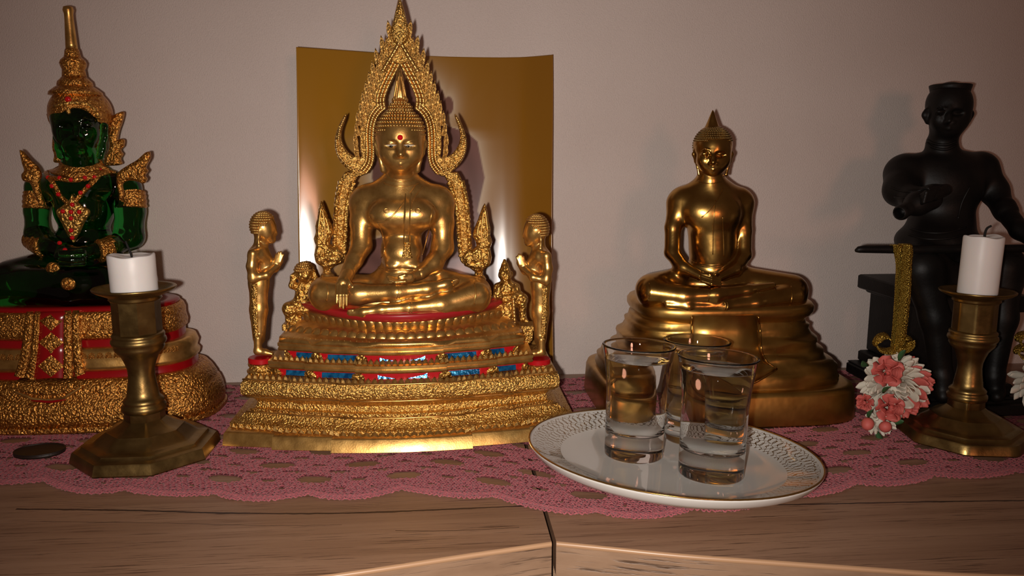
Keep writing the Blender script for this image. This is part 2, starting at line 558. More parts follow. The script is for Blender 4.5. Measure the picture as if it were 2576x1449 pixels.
# black bronze
m = M['black'] = mat('black_bronze', (0.012, 0.009, 0.008), 0.5, 0.0, Specular_IOR_Level=0.25)
v = coord(m)
setc(m, ramp(m, noise(m, v, 60, 4), [(0.3, (0.003, 0.0022, 0.002)), (0.75, (0.008, 0.006, 0.005))]))
bump(m, noise(m, v, 400, 3), 0.0003, 0.4)
m = M['dark_wood'] = mat('dark_brown_lacquer', (0.016, 0.008, 0.005), 0.5, 0.0)
v = coord(m, (1, 12, 1)); bump(m, noise(m, v, 120, 3), 0.0004, 0.4)
# wax and wick
m = M['wax'] = mat('white_wax', (0.84, 0.79, 0.76), 0.42, 0.0, Subsurface_Weight=0.35, Subsurface_Scale=0.004)
bsdf(m).inputs['Subsurface Radius'].default_value = (1.0, 0.6, 0.4)
v = coord(m); bump(m, noise(m, v, 140, 3), 0.0004, 0.35)
M['wick'] = mat('burnt_wick', (0.010, 0.008, 0.007), 0.9)
# porcelain with gold net print along the rim (object space of the plate: z up, origin at its middle)
M['porcelain'] = mat('white_porcelain', (0.70, 0.68, 0.64), 0.06, 0.0, Coat_Weight=0.6, Coat_Roughness=0.03)
m = M['porcelain_net'] = mat('porcelain_with_gold_net', (0.70, 0.68, 0.64), 0.06, 0.0, Coat_Weight=0.6, Coat_Roughness=0.03)
tc = nd(m, 'ShaderNodeTexCoord'); sx = nd(m, 'ShaderNodeSeparateXYZ'); lk(m, tc.outputs['Object'], sx.inputs[0])
ang = math_(m, 'ARCTAN2', sx.outputs[1], sx.outputs[0])
rad = math_(m, 'SQRT', math_(m, 'ADD', math_(m, 'MULTIPLY', sx.outputs[0], sx.outputs[0]), math_(m, 'MULTIPLY', sx.outputs[1], sx.outputs[1])))
wob = noise(m, tc.outputs['Object'], 160, 2)
vv_ = math_(m, 'ADD', math_(m, 'MULTIPLY', rad, 1000.0), math_(m, 'MULTIPLY', math_(m, 'SUBTRACT', wob, 0.5), 9.0))   # mm
msk = None
for sg in (-1.0, 1.0):
    u = math_(m, 'ADD', math_(m, 'MULTIPLY', ang, 104/(2*math.pi)), math_(m, 'MULTIPLY', math_(m, 'SINE', math_(m, 'MULTIPLY', vv_, 0.45)), 0.62*sg))
    d = math_(m, 'ABSOLUTE', math_(m, 'SUBTRACT', math_(m, 'FRACT', u), 0.5))
    l = math_(m, 'LESS_THAN', d, 0.075)
    msk = l if msk is None else math_(m, 'MAXIMUM', msk, l)
inr = math_(m, 'MULTIPLY', math_(m, 'GREATER_THAN', rad, 0.0735), math_(m, 'LESS_THAN', rad, 0.0925))
msk = math_(m, 'MULTIPLY', msk, inr)
setc(m, mixc(m, msk, (0.70, 0.68, 0.64), (0.26, 0.15, 0.045)))
lk(m, math_(m, 'MULTIPLY', msk, 0.6), bsdf(m).inputs['Metallic'])
M['gold_line'] = mat('gold_rim_line', (0.42, 0.23, 0.06), 0.25, 0.9)
# crochet yarn
m = M['yarn'] = mat('pink_crochet_yarn', (0.45, 0.115, 0.135), 0.85, 0.0, Sheen_Weight=0.25)
v = coord(m)
setc(m, ramp(m, noise(m, v, 500, 3), [(0.3, (0.28, 0.058, 0.072)), (0.7, (0.42, 0.105, 0.118))]))
m = M['yarn_back'] = mat('pink_yarn_ground', (0.33, 0.075, 0.09), 0.95)
v = coord(m); setc(m, ramp(m, voro(m, v, 420), [(0.1, (0.31, 0.066, 0.08)), (0.7, (0.20, 0.042, 0.054))]))
bump(m, voro(m, v, 420), 0.001, 1.0)
# ribbon and artificial flowers
m = M['ribbon'] = mat('gold_lame_ribbon', (0.55, 0.36, 0.06), 0.3, 0.75)
v = coord(m)
setc(m, ramp(m, voro(m, v, 1100), [(0.15, (0.80, 0.56, 0.10)), (0.6, (0.30, 0.17, 0.02))]))
bump(m, voro(m, v, 1100), 0.0012, 1.0)
M['petal_white'] = mat('cream_soap_petal', (0.66, 0.60, 0.50), 0.6, 0.0, Subsurface_Weight=0.1, Subsurface_Scale=0.002)
M['petal_coral'] = mat('coral_soap_petal', (0.56, 0.115, 0.095), 0.6, 0.0, Subsurface_Weight=0.1, Subsurface_Scale=0.002)
M['leaf'] = mat('dark_green_leaf', (0.03, 0.095, 0.03), 0.5)
# wood
def wood(name, cols, axis, crack=None, grain=1.0, pore=(5.5, 210.0, 210.0)):
    m = mat(name, cols[1], 0.42, 0.0)
    sc = (1.0, 26.0, 26.0) if axis == 'x' else (26.0, 1.0, 1.0)
    v = coord(m, sc)
    v1 = coord(m, (1, 1, 1))
    big = noise(m, v, 3.2, 5, 0.6)
    base = ramp(m, big, [(0.25, cols[0]), (0.5, cols[1]), (0.78, cols[2])])
    v2 = coord(m, pore)
    fine = noise(m, v2, 4.0*grain, 4, 0.65)
    pores = ramp(m, fine, [(0.35, (1, 1, 1)), (0.44, (0, 0, 0))])
    gate = ramp(m, noise(m, coord(m, (3, 14, 14)), 3.0, 2), [(0.30, (0, 0, 0)), (0.52, (1, 1, 1))])
    pm = math_(m, 'MULTIPLY', pores, gate)
    col = mixc(m, math_(m, 'MULTIPLY', pm, 0.78), base, (cols[0][0]*0.22, cols[0][1]*0.18, cols[0][2]*0.16))
    hgt = math_(m, 'MULTIPLY', pm, -1.0)
    if crack:                                       # dark splits in the grain: (centre of the top, points of the split, width)
        s3 = nd(m, 'ShaderNodeSeparateXYZ'); lk(m, v1, s3.inputs[0])
        for cx, pts, w in crack:
            x0, x1 = pts[0][0], pts[-1][0]; y0, y1 = min(q[1] for q in pts)-2, max(q[1] for q in pts)+2
            t = math_(m, 'DIVIDE', math_(m, 'SUBTRACT', s3.outputs[0], (x0-cx)*0.001), (x1-x0)*0.001)
            fc = nd(m, 'ShaderNodeFloatCurve'); cu = fc.mapping.curves[0]
            for i, q in enumerate(pts):
                xy = ((q[0]-x0)/(x1-x0), (q[1]-y0)/(y1-y0))
                if i == 0: cu.points[0].location = xy
                elif i == len(pts)-1: cu.points[1 if len(pts) == 2 else len(cu.points)-1].location = xy
                else: cu.points.new(*xy)
            fc.mapping.update()
            lk(m, t, fc.inputs['Value'])
            yc = math_(m, 'ADD', math_(m, 'MULTIPLY', fc.outputs[0], (y1-y0)*0.001), (y0-560)*0.001)
            wob = math_(m, 'MULTIPLY', math_(m, 'SUBTRACT', noise(m, coord(m, (1, 0, 0)), 120.0, 3), 0.5), 0.0016)
            yy = math_(m, 'ABSOLUTE', math_(m, 'SUBTRACT', math_(m, 'ADD', s3.outputs[1], wob), yc))
            th = math_(m, 'MULTIPLY', noise(m, coord(m, (1, 0, 0)), 30.0, 3), w*0.002)
            ln = math_(m, 'LESS_THAN', yy, th)
            ln = math_(m, 'MULTIPLY', ln, math_(m, 'MULTIPLY', math_(m, 'GREATER_THAN', t, 0.0), math_(m, 'LESS_THAN', t, 1.0)))
            col = mixc(m, math_(m, 'MULTIPLY', ln, 0.88), col, (0.016, 0.009, 0.008))
    setc(m, col)
    bump(m, hgt, 0.0003, 0.5)
    return m
WC = ((0.20, 0.105, 0.060), (0.285, 0.158, 0.094), (0.36, 0.21, 0.13))
M['wood_top'] = wood('oak_laminate_top', WC, 'x', crack=[(-322, [(-258, 459.2), (-188.5, 451.3), (-123.8, 442.0), (-53.6, 436.4), (5.2, 436.5), (50, 437.1)], 0.95), (-322, [(-235.5, 441.1), (-161.5, 432.6), (-97.1, 424.0), (-61, 421.8)], 0.2), (-322, [(-30, 412), (10, 409), (40, 410)], .3)])
M['wood_top_right'] = wood('oak_laminate_top_right', WC, 'x', crack=[(379.3, [(196, 425.0), (246.4, 423.0), (296, 420.9), (360, 417)], 0.8), (379.3, [(70, 428), (105, 425.5), (125, 427)], .35)])
M['wood_front'] = wood('oak_laminate_front', ((0.22, 0.13, 0.078), (0.30, 0.185, 0.115), (0.37, 0.235, 0.15)), 'x', grain=0.8, pore=(6.0, 8.0, 130.0))
M['wood_lip'] = mat('light_edge_band', (0.46, 0.27, 0.15), 0.35)
M['joint'] = mat('dark_joint', (0.03, 0.018, 0.012), 0.7)
m = M['floor'] = wood('brown_floor', ((0.10, 0.06, 0.035), (0.14, 0.085, 0.05), (0.18, 0.11, 0.07)), 'x')
# papered wall: fine vertical rib and grain
m = M['wall'] = mat('ribbed_beige_wallpaper', (0.50, 0.415, 0.375), 0.75)
v = coord(m)
setc(m, ramp(m, noise(m, v, 7, 4), [(0.3, (0.60, 0.50, 0.455)), (0.7, (0.655, 0.555, 0.51))]))
rib = noise(m, coord(m, (1500, 1, 520)), 1.0, 3, 0.6)
grn = noise(m, v, 900, 3, 0.6)
bump(m, math_(m, 'ADD', math_(m, 'MULTIPLY', rib, 0.8), grn), 0.0009, 0.8)
# ------------------------------------------------------------------ the setting
WALLY = 722.0
add('wall_back', box((-1500, WALLY, -800), (1700, WALLY+80, 1600)), M['wall'], smooth=False, label='beige wallpapered wall behind the shelf of statues', kind='structure', org=(0, WALLY, 0))
add('floor', box((-1500, -1600, -840), (1700, WALLY, -800)), M['floor'], smooth=False, label='dark brown floor below the cabinets', kind='structure', org=(0, 0, -800))

def front_y(x):
    xs = np.array([-700, -420, -250, -150, -59.8, -34.5, -6.2, 25.5, 57.1, 60.7, 89.6, 119.6, 188.3, 253.7, 380, 520, 700])
    ys = np.array([330, 336, 344, 353, 366.3, 371.4, 378.1, 384.5, 390.5, 390.2, 381.1, 371.6, 355.8, 340.4, 322, 312, 308])
    return np.interp(x, xs, ys)
def cabinet(x0, x1, label):
    t = thing('cabinet', ((x0+x1)/2, 560, -800), label, 'cabinet', 'wood-grain cabinets standing side by side')
    xs = np.linspace(x0, x1, 70)
    yf = front_y(xs)
    yf = np.convolve(np.pad(yf, 2, mode='reflect', reflect_type='odd'), np.ones(5)/5, 'valid')
    out = [(x, y) for x, y in zip(xs, yf)] + [(x1, WALLY-1), (x0, WALLY-1)]
    ring = lambda z, o: np.array([(x, y+(o if i < len(xs) else 0), z) for i, (x, y) in enumerate(out)])
    add('top_panel', loft([ring(-20, 1.5), ring(0, 1.5)]), M['wood_top' if x0 < 0 else 'wood_top_right'], t, smooth=False)
    # rounded light edge band along the curved front
    prof = [(1.7, 0.0), (0.75, -0.15), (0.15, -0.6), (0.0, -1.3), (0.0, -2.0), (0.5, -2.7)]
    rings = [np.array([(x, y+o, z) for x, y in zip(xs, yf)]) for o, z in prof]
    V = np.concatenate(rings); n = len(xs)
    Fc = [(i*n+k, (i+1)*n+k, (i+1)*n+k+1, i*n+k+1) for i in range(len(prof)-1) for k in range(n-1)]
    add('edge_band', (V, Fc), M['wood_lip'], t)
    fr = [np.array([(x, y+o, z) for x, y in zip(xs, yf)]) for o, z in ((0.45, -2.6), (1.2, -780), (14, -780))]
    V = np.concatenate(fr)
    Fc = [(i*n+k, (i+1)*n+k, (i+1)*n+k+1, i*n+k+1) for i in range(2) for k in range(n-1)]
    add('front_panel', (V, Fc), M['wood_front'], t)
    add('body', loft([ring(-800, 12), ring(-20.5, 12)]), M['wood_front'], t, smooth=False)
    return t
cabinet(-700, 56.0, 'left cabinet with oak-look top, under the green and gold statues')
cabinet(58.6, 700, 'right cabinet with oak-look top, under the brass and black statues')

# curled glossy print leaning on the wall
CT = np.array([(-118.6, 52), (-92, 39.5), (-58, 24), (-11, 5.5), (17, 0.7), (45, 0), (60, 1.5), (76, 6.5), (97, 23.5)])
CL = np.array([(-122.5, 37), (-108, 34.4), (-92, 30), (-58, 17.5), (-11, 4), (17, 0.5), (45, 0), (60, 1.5), (76, 6), (95, 19)])
def curl(C):
    c = spline(C, 600); c[:, 1] = np.convolve(np.pad(c[:, 1], 20, mode='reflect', reflect_type='odd'), np.ones(41)/41, 'valid')
    c[:, 1] = np.maximum(c[:, 1], 0.0); return c
CT, CL = curl(CT), curl(CL)
nx_, nz_ = 200, 280
def along(C):
    l = np.concatenate([[0], np.cumsum(np.linalg.norm(np.diff(C, axis=0), axis=1))])
    t = np.linspace(0, l[-1], nx_)
    return np.stack([np.interp(t, l, C[:, 0]), np.interp(t, l, C[:, 1])], 1)
A_, B_ = along(CT), along(CL)
zs = np.linspace(1.6, 297, nz_)
w_ = np.clip((297-zs)/180, 0, 1)[None, :]; w_ = w_*w_*(3-2*w_)
XX = A_[:, :1]*(1-w_)+B_[:, :1]*w_
ZZ = np.broadcast_to(zs[None, :], XX.shape)
YY = 721-(A_[:, 1:]*(1-w_)+B_[:, 1:]*w_)-(297-ZZ)*0.142
V = np.stack([XX, YY, ZZ], -1).reshape(-1, 3)
I = np.arange(nx_*nz_).reshape(nx_, nz_)
Q = np.stack([I[:-1, :-1], I[1:, :-1], I[1:, 1:], I[:-1, 1:]], -1).reshape(-1, 4)
# the print, laid out on the sheet in mm from its left and bottom edge: monk seen from behind on ochre
def sst(a, b, x): t = np.clip((x-a)/(b-a), 0, 1); return t*t*(3-2*t)
head = np.sqrt(((XX+19.5)/23.5)**2+((ZZ-250)/30)**2)
earR = np.sqrt(((XX-5.5)/4.2)**2+((ZZ-254)/8)**2)
neck = np.maximum(np.abs(XX+20)-17, np.abs(ZZ-226)-14)
rt_ = np.interp(ZZ, [0, 120, 160, 190, 222, 230, 236], [60, 56, 30, 37, 31, 22, 4])
lt_ = np.interp(ZZ, [0, 134, 142, 190, 222, 232, 236], [-80, -74, -46, -62, -60, -48, -30])
bodyd = np.maximum(np.maximum(XX-rt_, lt_-XX), ZZ-236)
hd = (head-1)*26
dd = np.minimum(np.minimum(hd, (earR-1)*6), np.minimum(bodyd, neck))
ochre = np.array([0.300, 0.135, 0.010]); ochre2 = np.array([0.240, 0.100, 0.008])
g = sst(-60, 100, XX)[..., None]
col = ochre*(1-g)+ochre2*g
glow = np.exp(-np.clip(dd, 0, 99)/8.0)[..., None]*0.8
col = col*(1-glow)+np.array([0.58, 0.46, 0.33])*glow
skin = np.array([0.17, 0.078, 0.058]); robe = np.array([0.185, 0.085, 0.070])
fold = 0.86+0.14*np.sin(XX*0.23+ZZ*0.16+2.2*np.sin(ZZ*0.05))
m_b = sst(0.9, -0.9, np.minimum(bodyd, neck))[..., None]; m_h = sst(0.8, -0.8, np.minimum(hd, (earR-1)*6))[..., None]
col = col*(1-m_b)+(robe*fold[..., None])*m_b
col = col*(1-m_h)+skin*m_h
# pale hands-and-cloth patch low in the picture
low = sst(0, 1, (1-np.sqrt(((XX-16)/24)**2+((ZZ-108)/13)**2))*3)[..., None]
col = col*(1-low)+np.array([0.36, 0.27, 0.27])*low
pm_ = M['print'] = mat('glossy_photo_print', (0.3, 0.13, 0.01), 0.20, 0.0, Coat_Weight=0.8, Coat_Roughness=0.16)
at_ = nd(pm_, 'ShaderNodeVertexColor'); at_.layer_name = 'print'
setc(pm_, at_.outputs[0])
M['paper_back'] = mat('white_paper', (0.7, 0.68, 0.64), 0.7)
back = V.copy(); back[:, 1] += 0.4
edge = []
loop = np.concatenate([I[:, 0], I[-1, 1:], I[-2::-1, -1], I[0, -2:0:-1]])
n_ = len(V); nl = len(loop)
E4 = np.array([(loop[i], loop[i]+n_, loop[(i+1) % nl]+n_, loop[(i+1) % nl]) for i in range(nl)])
Fall = np.concatenate([Q, Q[:, ::-1]+n_, E4])
mi = np.concatenate([np.zeros(len(Q), int), np.ones(len(Q)+nl, int)])
po = add('photo_print', (np.concatenate([V, back]), Fall), [M['print'], M['paper_back']], None, True,
         'curled glossy ochre print with a robed figure, leaning on the wall', 'photo print', org=(-11, 690, 0), mi=mi)
ca = po.data.color_attributes.new('print', 'FLOAT_COLOR', 'POINT')
c4 = np.ones((2*n_, 4), np.float32); c4[:n_, :3] = col.reshape(-1, 3); c4[n_:, :3] = 0.7
ca.data.foreach_set('color', c4.ravel())
# ------------------------------------------------------------------ crocheted doily
def doily_front(x):
    q = [(-40, 1206), (60, 1208), (145, 1212), (250, 1240), (345, 1234), (445, 1232), (600, 1254), (700, 1243), (850, 1250), (960, 1238), (1070, 1226), (1200, 1250),
         (1285, 1250), (1400, 1282), (1520, 1296), (1640, 1290), (1800, 1280), (2030, 1237), (2170, 1216), (2290, 1206), (2400, 1192), (2500, 1190), (2620, 1188)]
    g = np.array([G(a, b)[:2] for a, b in q])
    return np.interp(x, g[:, 0], g[:, 1])
XF = np.linspace(-480, 480, 961)
YF = np.convolve(np.pad(doily_front(XF), 25, mode='edge'), np.ones(51)/51, 'valid')
def dfront(x): return np.interp(x, XF, YF)
PER = 58.0
def fan(x, ph=0.0): return ((x/PER+ph) % 1.0)-0.5
def solid_at(x, v):
    """lace ground: True where there is crochet; v = mm behind the mean front line"""
    ok = v > -9.0*np.abs(np.cos(np.pi*x/PER))**0.7+3.0
    def lens(x, v, v0, hw, hh, ph):
        f = fan(x, ph)*PER
        return (np.abs(f)/hw)**2+((v-v0)/hh)**2 < 1
    hole = lens(x, v, 9, 2.2, 1.6, 0.32) | lens(x, v, 9, 2.2, 1.6, -0.32)
    for i, v0 in enumerate(range(23, 320, 24)):
        ph = 0.5*(i % 2)
        hole |= lens(x, v, v0, 12, 6.2, ph) | lens(x, v, v0-1, 6, 2.2, ph+0.5) | lens(x, v, v0+12, 8, 2.0, ph+.25) | lens(x, v, v0+12, 8, 2.0, ph-.25)
    return ok & ~hole
DB = 711.0
doily = thing('crochet_doily', (0, 560, 0), 'large pink crocheted lace doily spread under all the statues', 'doily')
cx_ = np.arange(-470, 470, 1.5); cv_ = np.arange(-9, 300, 1.5)
CX, CV = np.meshgrid(cx_, cv_, indexing='ij')
ok = solid_at(CX+.75, CV+.75) & (dfront(CX)+CV+1.5 < DB)
nxg, nvg = CX.shape[0]+1, CX.shape[1]+1
GX, GV = np.meshgrid(np.arange(nxg)*1.5-470, np.arange(nvg)*1.5-9, indexing='ij')
V = np.stack([GX, dfront(GX)+GV, 0.35+0.0*GX], -1).reshape(-1, 3)
I = np.arange(nxg*nvg).reshape(nxg, nvg)
Q = np.stack([I[:-1, :-1], I[1:, :-1], I[1:, 1:], I[:-1, 1:]], -1)[ok]
u_, inv = np.unique(Q, return_inverse=True)
add('lace_ground', (V[u_], inv.reshape(Q.shape)), M['yarn_back'], doily)
# stitches: short arched yarn pieces in slanting pairs, row by row
def stitch_field(px_, py_, ang, ln, r, arch, z0, seg=4, ns=4):
    n = len(px_); t = np.linspace(-.5, .5, seg+1)
    ca, sa = np.cos(ang)[:, None], np.sin(ang)[:, None]
    bend = 0.22*ln[:, None]*(1-(2*t[None, :])**2)
    lx = ln[:, None]*t[None, :]
    X = px_[:, None]+lx*ca-bend*sa; Y = py_[:, None]+lx*sa+bend*ca
    Z = z0+arch[:, None]*(1-(2*t[None, :])**2)
    P_ = np.stack([X, Y, Z], -1)
    a = np.linspace(0, 2*np.pi, ns, endpoint=False)+np.pi/4
    nx, ny = -sa, ca
    rr = r*(1-0.35*(2*np.abs(t))**3)[None, :, None]
    off = np.stack([np.cos(a)[None, None, :]*nx[:, :, None]*rr, np.cos(a)[None, None, :]*ny[:, :, None]*rr, np.broadcast_to(np.sin(a)[None, None, :]*rr, (n, seg+1, ns))], -1)
    V = (P_[:, :, None, :]+off).reshape(-1, 3)
    b = np.arange(n)[:, None, None]*(seg+1)*ns+np.arange(seg)[None, :, None]*ns
    k = np.arange(ns)[None, None, :]; k2 = (k+1) % ns
    Fq = np.stack([b+k, b+k2, b+ns+k2, b+ns+k], -1).reshape(-1, 4)
    return V, Fq
rows = np.arange(-7.0, 292, 2.5)
PX, PY, AN, LN, AR = [], [], [], [], []
for i, v0 in enumerate(rows):
    step = 2.0
    x = np.arange(-440, 440, step)+(i % 2)*step/2
    x = x+RNG.normal(0, .22, len(x)); v = v0+RNG.normal(0, .25, len(x))
    k = solid_at(x, v) & (dfront(x)+v < DB-1)
    y = dfront(x)+v
    x, y, v = x[k], y[k], v[k]
    if v0 > 150: sel = RNG.random(len(x)) < 0.8; x, y = x[sel], y[sel]
    s = np.where((np.arange(len(x))+i) % 2, 1, -1)
    PX.append(x); PY.append(y); AN.append(s*(0.75+RNG.normal(0, .22, len(x)))+np.pi/2*(i % 3 == 1)*0.25); LN.append(np.full(len(x), 3.1)); AR.append(0.55+0.25*RNG.random(len(x)))
PX, PY, AN, LN, AR = map(np.concatenate, (PX, PY, AN, LN, AR))
foot = lambda x0, x1, y0, y1: (PX > x0) & (PX < x1) & (PY > y0) & (PY < y1)
hid = foot(-150, 85, 560, 640) | foot(130, 305, 575, 690) | foot(-370, -190, 612, 690) | foot(335, 520, 575, 690)
PX, PY, AN, LN, AR = [q[~hid] for q in (PX, PY, AN, LN, AR)]
SV, SF = stitch_field(PX, PY, AN, LN, 0.52, AR, 0.55)
add('stitches', (SV, SF), M['yarn'], doily, kind='stuff')
# chain round the openings and the picot edging along the front
def loops(pts, r, yr, n=10):
    out = []
    for (x, y, a) in pts:
        t = np.linspace(0, 2*np.pi, n, endpoint=False)
        e = RNG.uniform(.85, 1.15)
        c = np.stack([x+r*e*np.cos(t)*math.cos(a)-r*.8*np.sin(t)*math.sin(a), y+r*e*np.cos(t)*math.sin(a)+r*.8*np.sin(t)*math.cos(a), 1.0+.5*np.sin(2*t+a)], 1)
        out.append(sweep(c, yr, 5, closed=True))
    return out
xe = np.arange(-420, 420, 0.5)
ye = dfront(xe)-9.0*np.abs(np.cos(np.pi*xe/PER))**0.7+2.5
ed = resample(np.stack([xe, ye], 1), 3.1)
pk = [(x, y-0.9, RNG.uniform(0, 6.3)) for x, y in ed]
pic = loops(pk, 1.5, 0.55)
add('picot_edge', join(*pic), M['yarn'], doily)
SV, SF = stitch_field(*[np.array(q) for q in zip(*[(x+dx, y+0.9+dy, a, 3.4, 0.9) for x, y in ed for dx, dy, a in ((0, 0, .45), (.9, .9, -.45), (0.2, 2.0, .4))])][:4], 0.6, np.full(len(ed)*3, 0.9), 0.8)
add('chain_edge', (SV, SF), M['yarn'], doily, kind='stuff')

# ------------------------------------------------------------------ candlesticks and candles
def octo(a, r, z):
    return 1.0
def candlestick(px, Y, sc, label, candle_label, candle_px, rot=0.0, tilt=0.0):
    """px = axis pixel column at mid height; profile heights in mm from the doily"""
    base = U(px, 1075, Y); c = np.array([base[0], Y, 1.6])
    t = thing('candlestick', c, label, 'candlestick', 'brass candlesticks')
    o8 = lambda ph=0: (lambda a, r, z: np.cos(np.pi/8)/np.cos((a+np.pi/2+ph+np.pi/8) % (np.pi/4)-np.pi/8))
    def oct_lathe(prof, n=64): return lathe(c, [(r*sc, z*sc) for r, z in prof], n, o8(rot))
    def rnd(prof, n=56): return lathe(c, [(r*sc, z*sc) for r, z in prof], n)
    foot = [(46, 0), (48.2, .6), (48.7, 1.6), (47.0, 7.6), (46.2, 8.6), (43.5, 9.0), (41.5, 10.0), (40.5, 11.6), (39, 12.2), (36, 12.4), (33.5, 13.2), (31, 15.5), (26.5, 18.6), (25.6, 19.6), (24.6, 19.8), (20, 21.6), (15.5, 24.4), (13.6, 26)]
    add('foot', oct_lathe(foot), M['dull_brass'], t, 'auto')
    add('collar', oct_lathe([(13.2, 25.5), (13.4, 26), (13.2, 31.5), (13.8, 32)]), M['dull_brass'], t, 'auto')
    stem = [(13.2, 31.5), (14.2, 32.3), (14.6, 34), (14.4, 36), (12.8, 37.2), (13.2, 38.2), (13.4, 39.6), (12.0, 41.2), (10.6, 42.4), (10.2, 46), (9.2, 52), (8.6, 57.5), (8.9, 62), (10.2, 66.5), (11.4, 69.5), (12.0, 71), (13.6, 73), (15.6, 75.4), (16.4, 77.4), (16.2, 79.0), (17.2, 79.8), (17.9, 81.4), (17.6, 83.2), (16.4, 84.2), (17.0, 85.2), (16.9, 86.6), (15.9, 87.5)]
    add('stem', rnd(stem), M['dull_brass'], t)
    add('socket', oct_lathe([(15.4, 87), (15.6, 88), (15.5, 108), (15.9, 110.5)]), M['dull_brass'], t, 'auto')
    pan = [(15.8, 110), (17.0, 111.2), (16.6, 112.4), (17.4, 113.2), (19.5, 114.2), (24.4, 116.4), (26.4, 117.8), (26.8, 118.8), (26.2, 119.3), (24, 118.8), (18.0, 116.6), (14, 116.2), (2, 116.2)]
    add('drip_pan', rnd(pan), M['dull_brass'], t)
    # candle
    top = c+np.array([0, 0, 116.2*sc])
    r, hgt, lean = candle_px
    cd = thing('candle', top, candle_label, 'candle', 'white candles')
    prof = [(r*.96, 0), (r, .6), (r*1.0, hgt*.5), (r*1.01, hgt-1.2), (r*.985, hgt-.2), (r*.93, hgt), (r*.82, hgt-.8), (r*.4, hgt-1.6), (1.0, hgt-1.9)]
    V, Fc = lathe(top, prof, 48)
    zz = (V[:, 2]-top[2])/hgt; an = np.arctan2(V[:, 1]-Y, V[:, 0]-top[0])
    V[:, 2] += np.where(zz > .9, 0.55*np.sin(an*2+1)+0.35*np.sin(an*5), 0)*(zz > .9)
    V[:, 0] += zz*lean
    add('wax_body', (V, Fc), M['wax'], cd, 'auto')
    w0 = top+np.array([lean, 0, hgt-2.2])
    return t, cd, w0
t1, c1, w0 = candlestick(367, 541, 1.0, 'brass candlestick in front of the green statue holding a short candle stub', 'short white candle stub with a straight wick in the front brass candlestick', (14.9, 25.0, -0.6))
w = w0+np.array([0.6, 0, 0])
add('wick', sweep([w, w+(-0.8, 0, 4), w+(-2.2, -.3, 8), w+(-3.2, -.3, 11.5)], [.75, .75, .7, .55], 8), M['wick'], c1)
t2, c2, w0 = candlestick(2424, 521, 0.935, 'brass candlestick in front of the black statue holding a tall candle', 'tall white candle with a curled wick in front of the black statue', (13.0, 42.0, 1.0), rot=0.16)
w = w0+np.array([0.3, 0, 0])
add('wick', sweep(spline([w, w+(0.2, 0, 4.5), w+(1.4, 0, 7.8), w+(4.2, 0, 9.4)], 12), .85, 8), M['wick'], c2)

# ------------------------------------------------------------------ dark oval lid lying on the lace
p = G(100, 1139, 2.0); s_ = mpp(p)
rx, ry = 60*s_, 12.5
dd_ = thing('dark_oval_disc', (p[0], p[1], 1.6), 'flat dark brown oval disc lying on the doily beside the candlestick', 'disc')
ov = lambda a, r, z: np.sqrt(1/((np.cos(a)/rx)**2+(np.sin(a)/ry)**2))
add('plate_body', lathe((p[0], p[1], 1.6), [(.94, 0), (.99, .5), (1.0, 1.5), (.985, 2.4), (.95, 2.8), (.90, 2.6), (.2, 2.2)], 56, lambda a, r, z: ov(a, r, z)), M['dark_wood'], dd_)
add('raised_edge', sweep([(p[0]+.965*ov(a, 0, 0)*math.cos(a), p[1]+.965*ov(a, 0, 0)*math.sin(a), 4.3) for a in np.linspace(0, 2*np.pi, 60, endpoint=False)], .55, 6, closed=True), M['dark_wood'], dd_)

# ------------------------------------------------------------------ plate with three glasses of water
PC = np.array([148.6, 479.1, 18.0]); PTA, PTB = -0.063, -0.061
pn = Vector((-PTA, -PTB, 1)).normalized()
PM = frame(PC, Vector((1, 0, PTA)), Vector((0, 1, PTB)))      # local x, y in the plate, z up
pl = thing('plate', PC, 'round white porcelain plate with gold net rim, carrying three glasses', 'plate')
pl.rotation_euler = PM.to_euler()
ORIG[pl.name] = np.zeros(3)                                       # parts of the plate are given in its own axes
R_ = 95.2
up_ = [(0.5, -9.2), (40, -9.2), (62, -8.8), (70, -8.1), (73.5, -7.3)]
rim_ = [(73.5, -7.3), (80, -5.2), (87, -2.6), (93.2, -0.5), (94.6, 0.15), (95.2, 0.1)]
und_ = [(95.2, 0.1), (95.5, -0.5), (95.0, -1.6), (92.5, -5.2), (87, -8.6), (78, -10.8), (66, -11.6), (56, -11.9), (54.5, -11.9), (54, -12.6), (51.5, -12.6), (51, -11.6), (30, -11.4), (0.5, -11.4)]
add('well', lathe((0, 0, 0), up_[::-1], 96, caps=False), M['porcelain'], pl)
add('patterned_rim', lathe((0, 0, 0), rim_[::-1], 128, caps=False), M['porcelain_net'], pl)
add('underside', lathe((0, 0, 0), und_[::-1], 96, caps=False), M['porcelain'], pl)
add('gold_rim_line', sweep([(94.9*math.cos(a), 94.9*math.sin(a), 0.05) for a in np.linspace(0, 2*np.pi, 128, endpoint=False)], 0.62, 6, closed=True), M['gold_line'], pl)

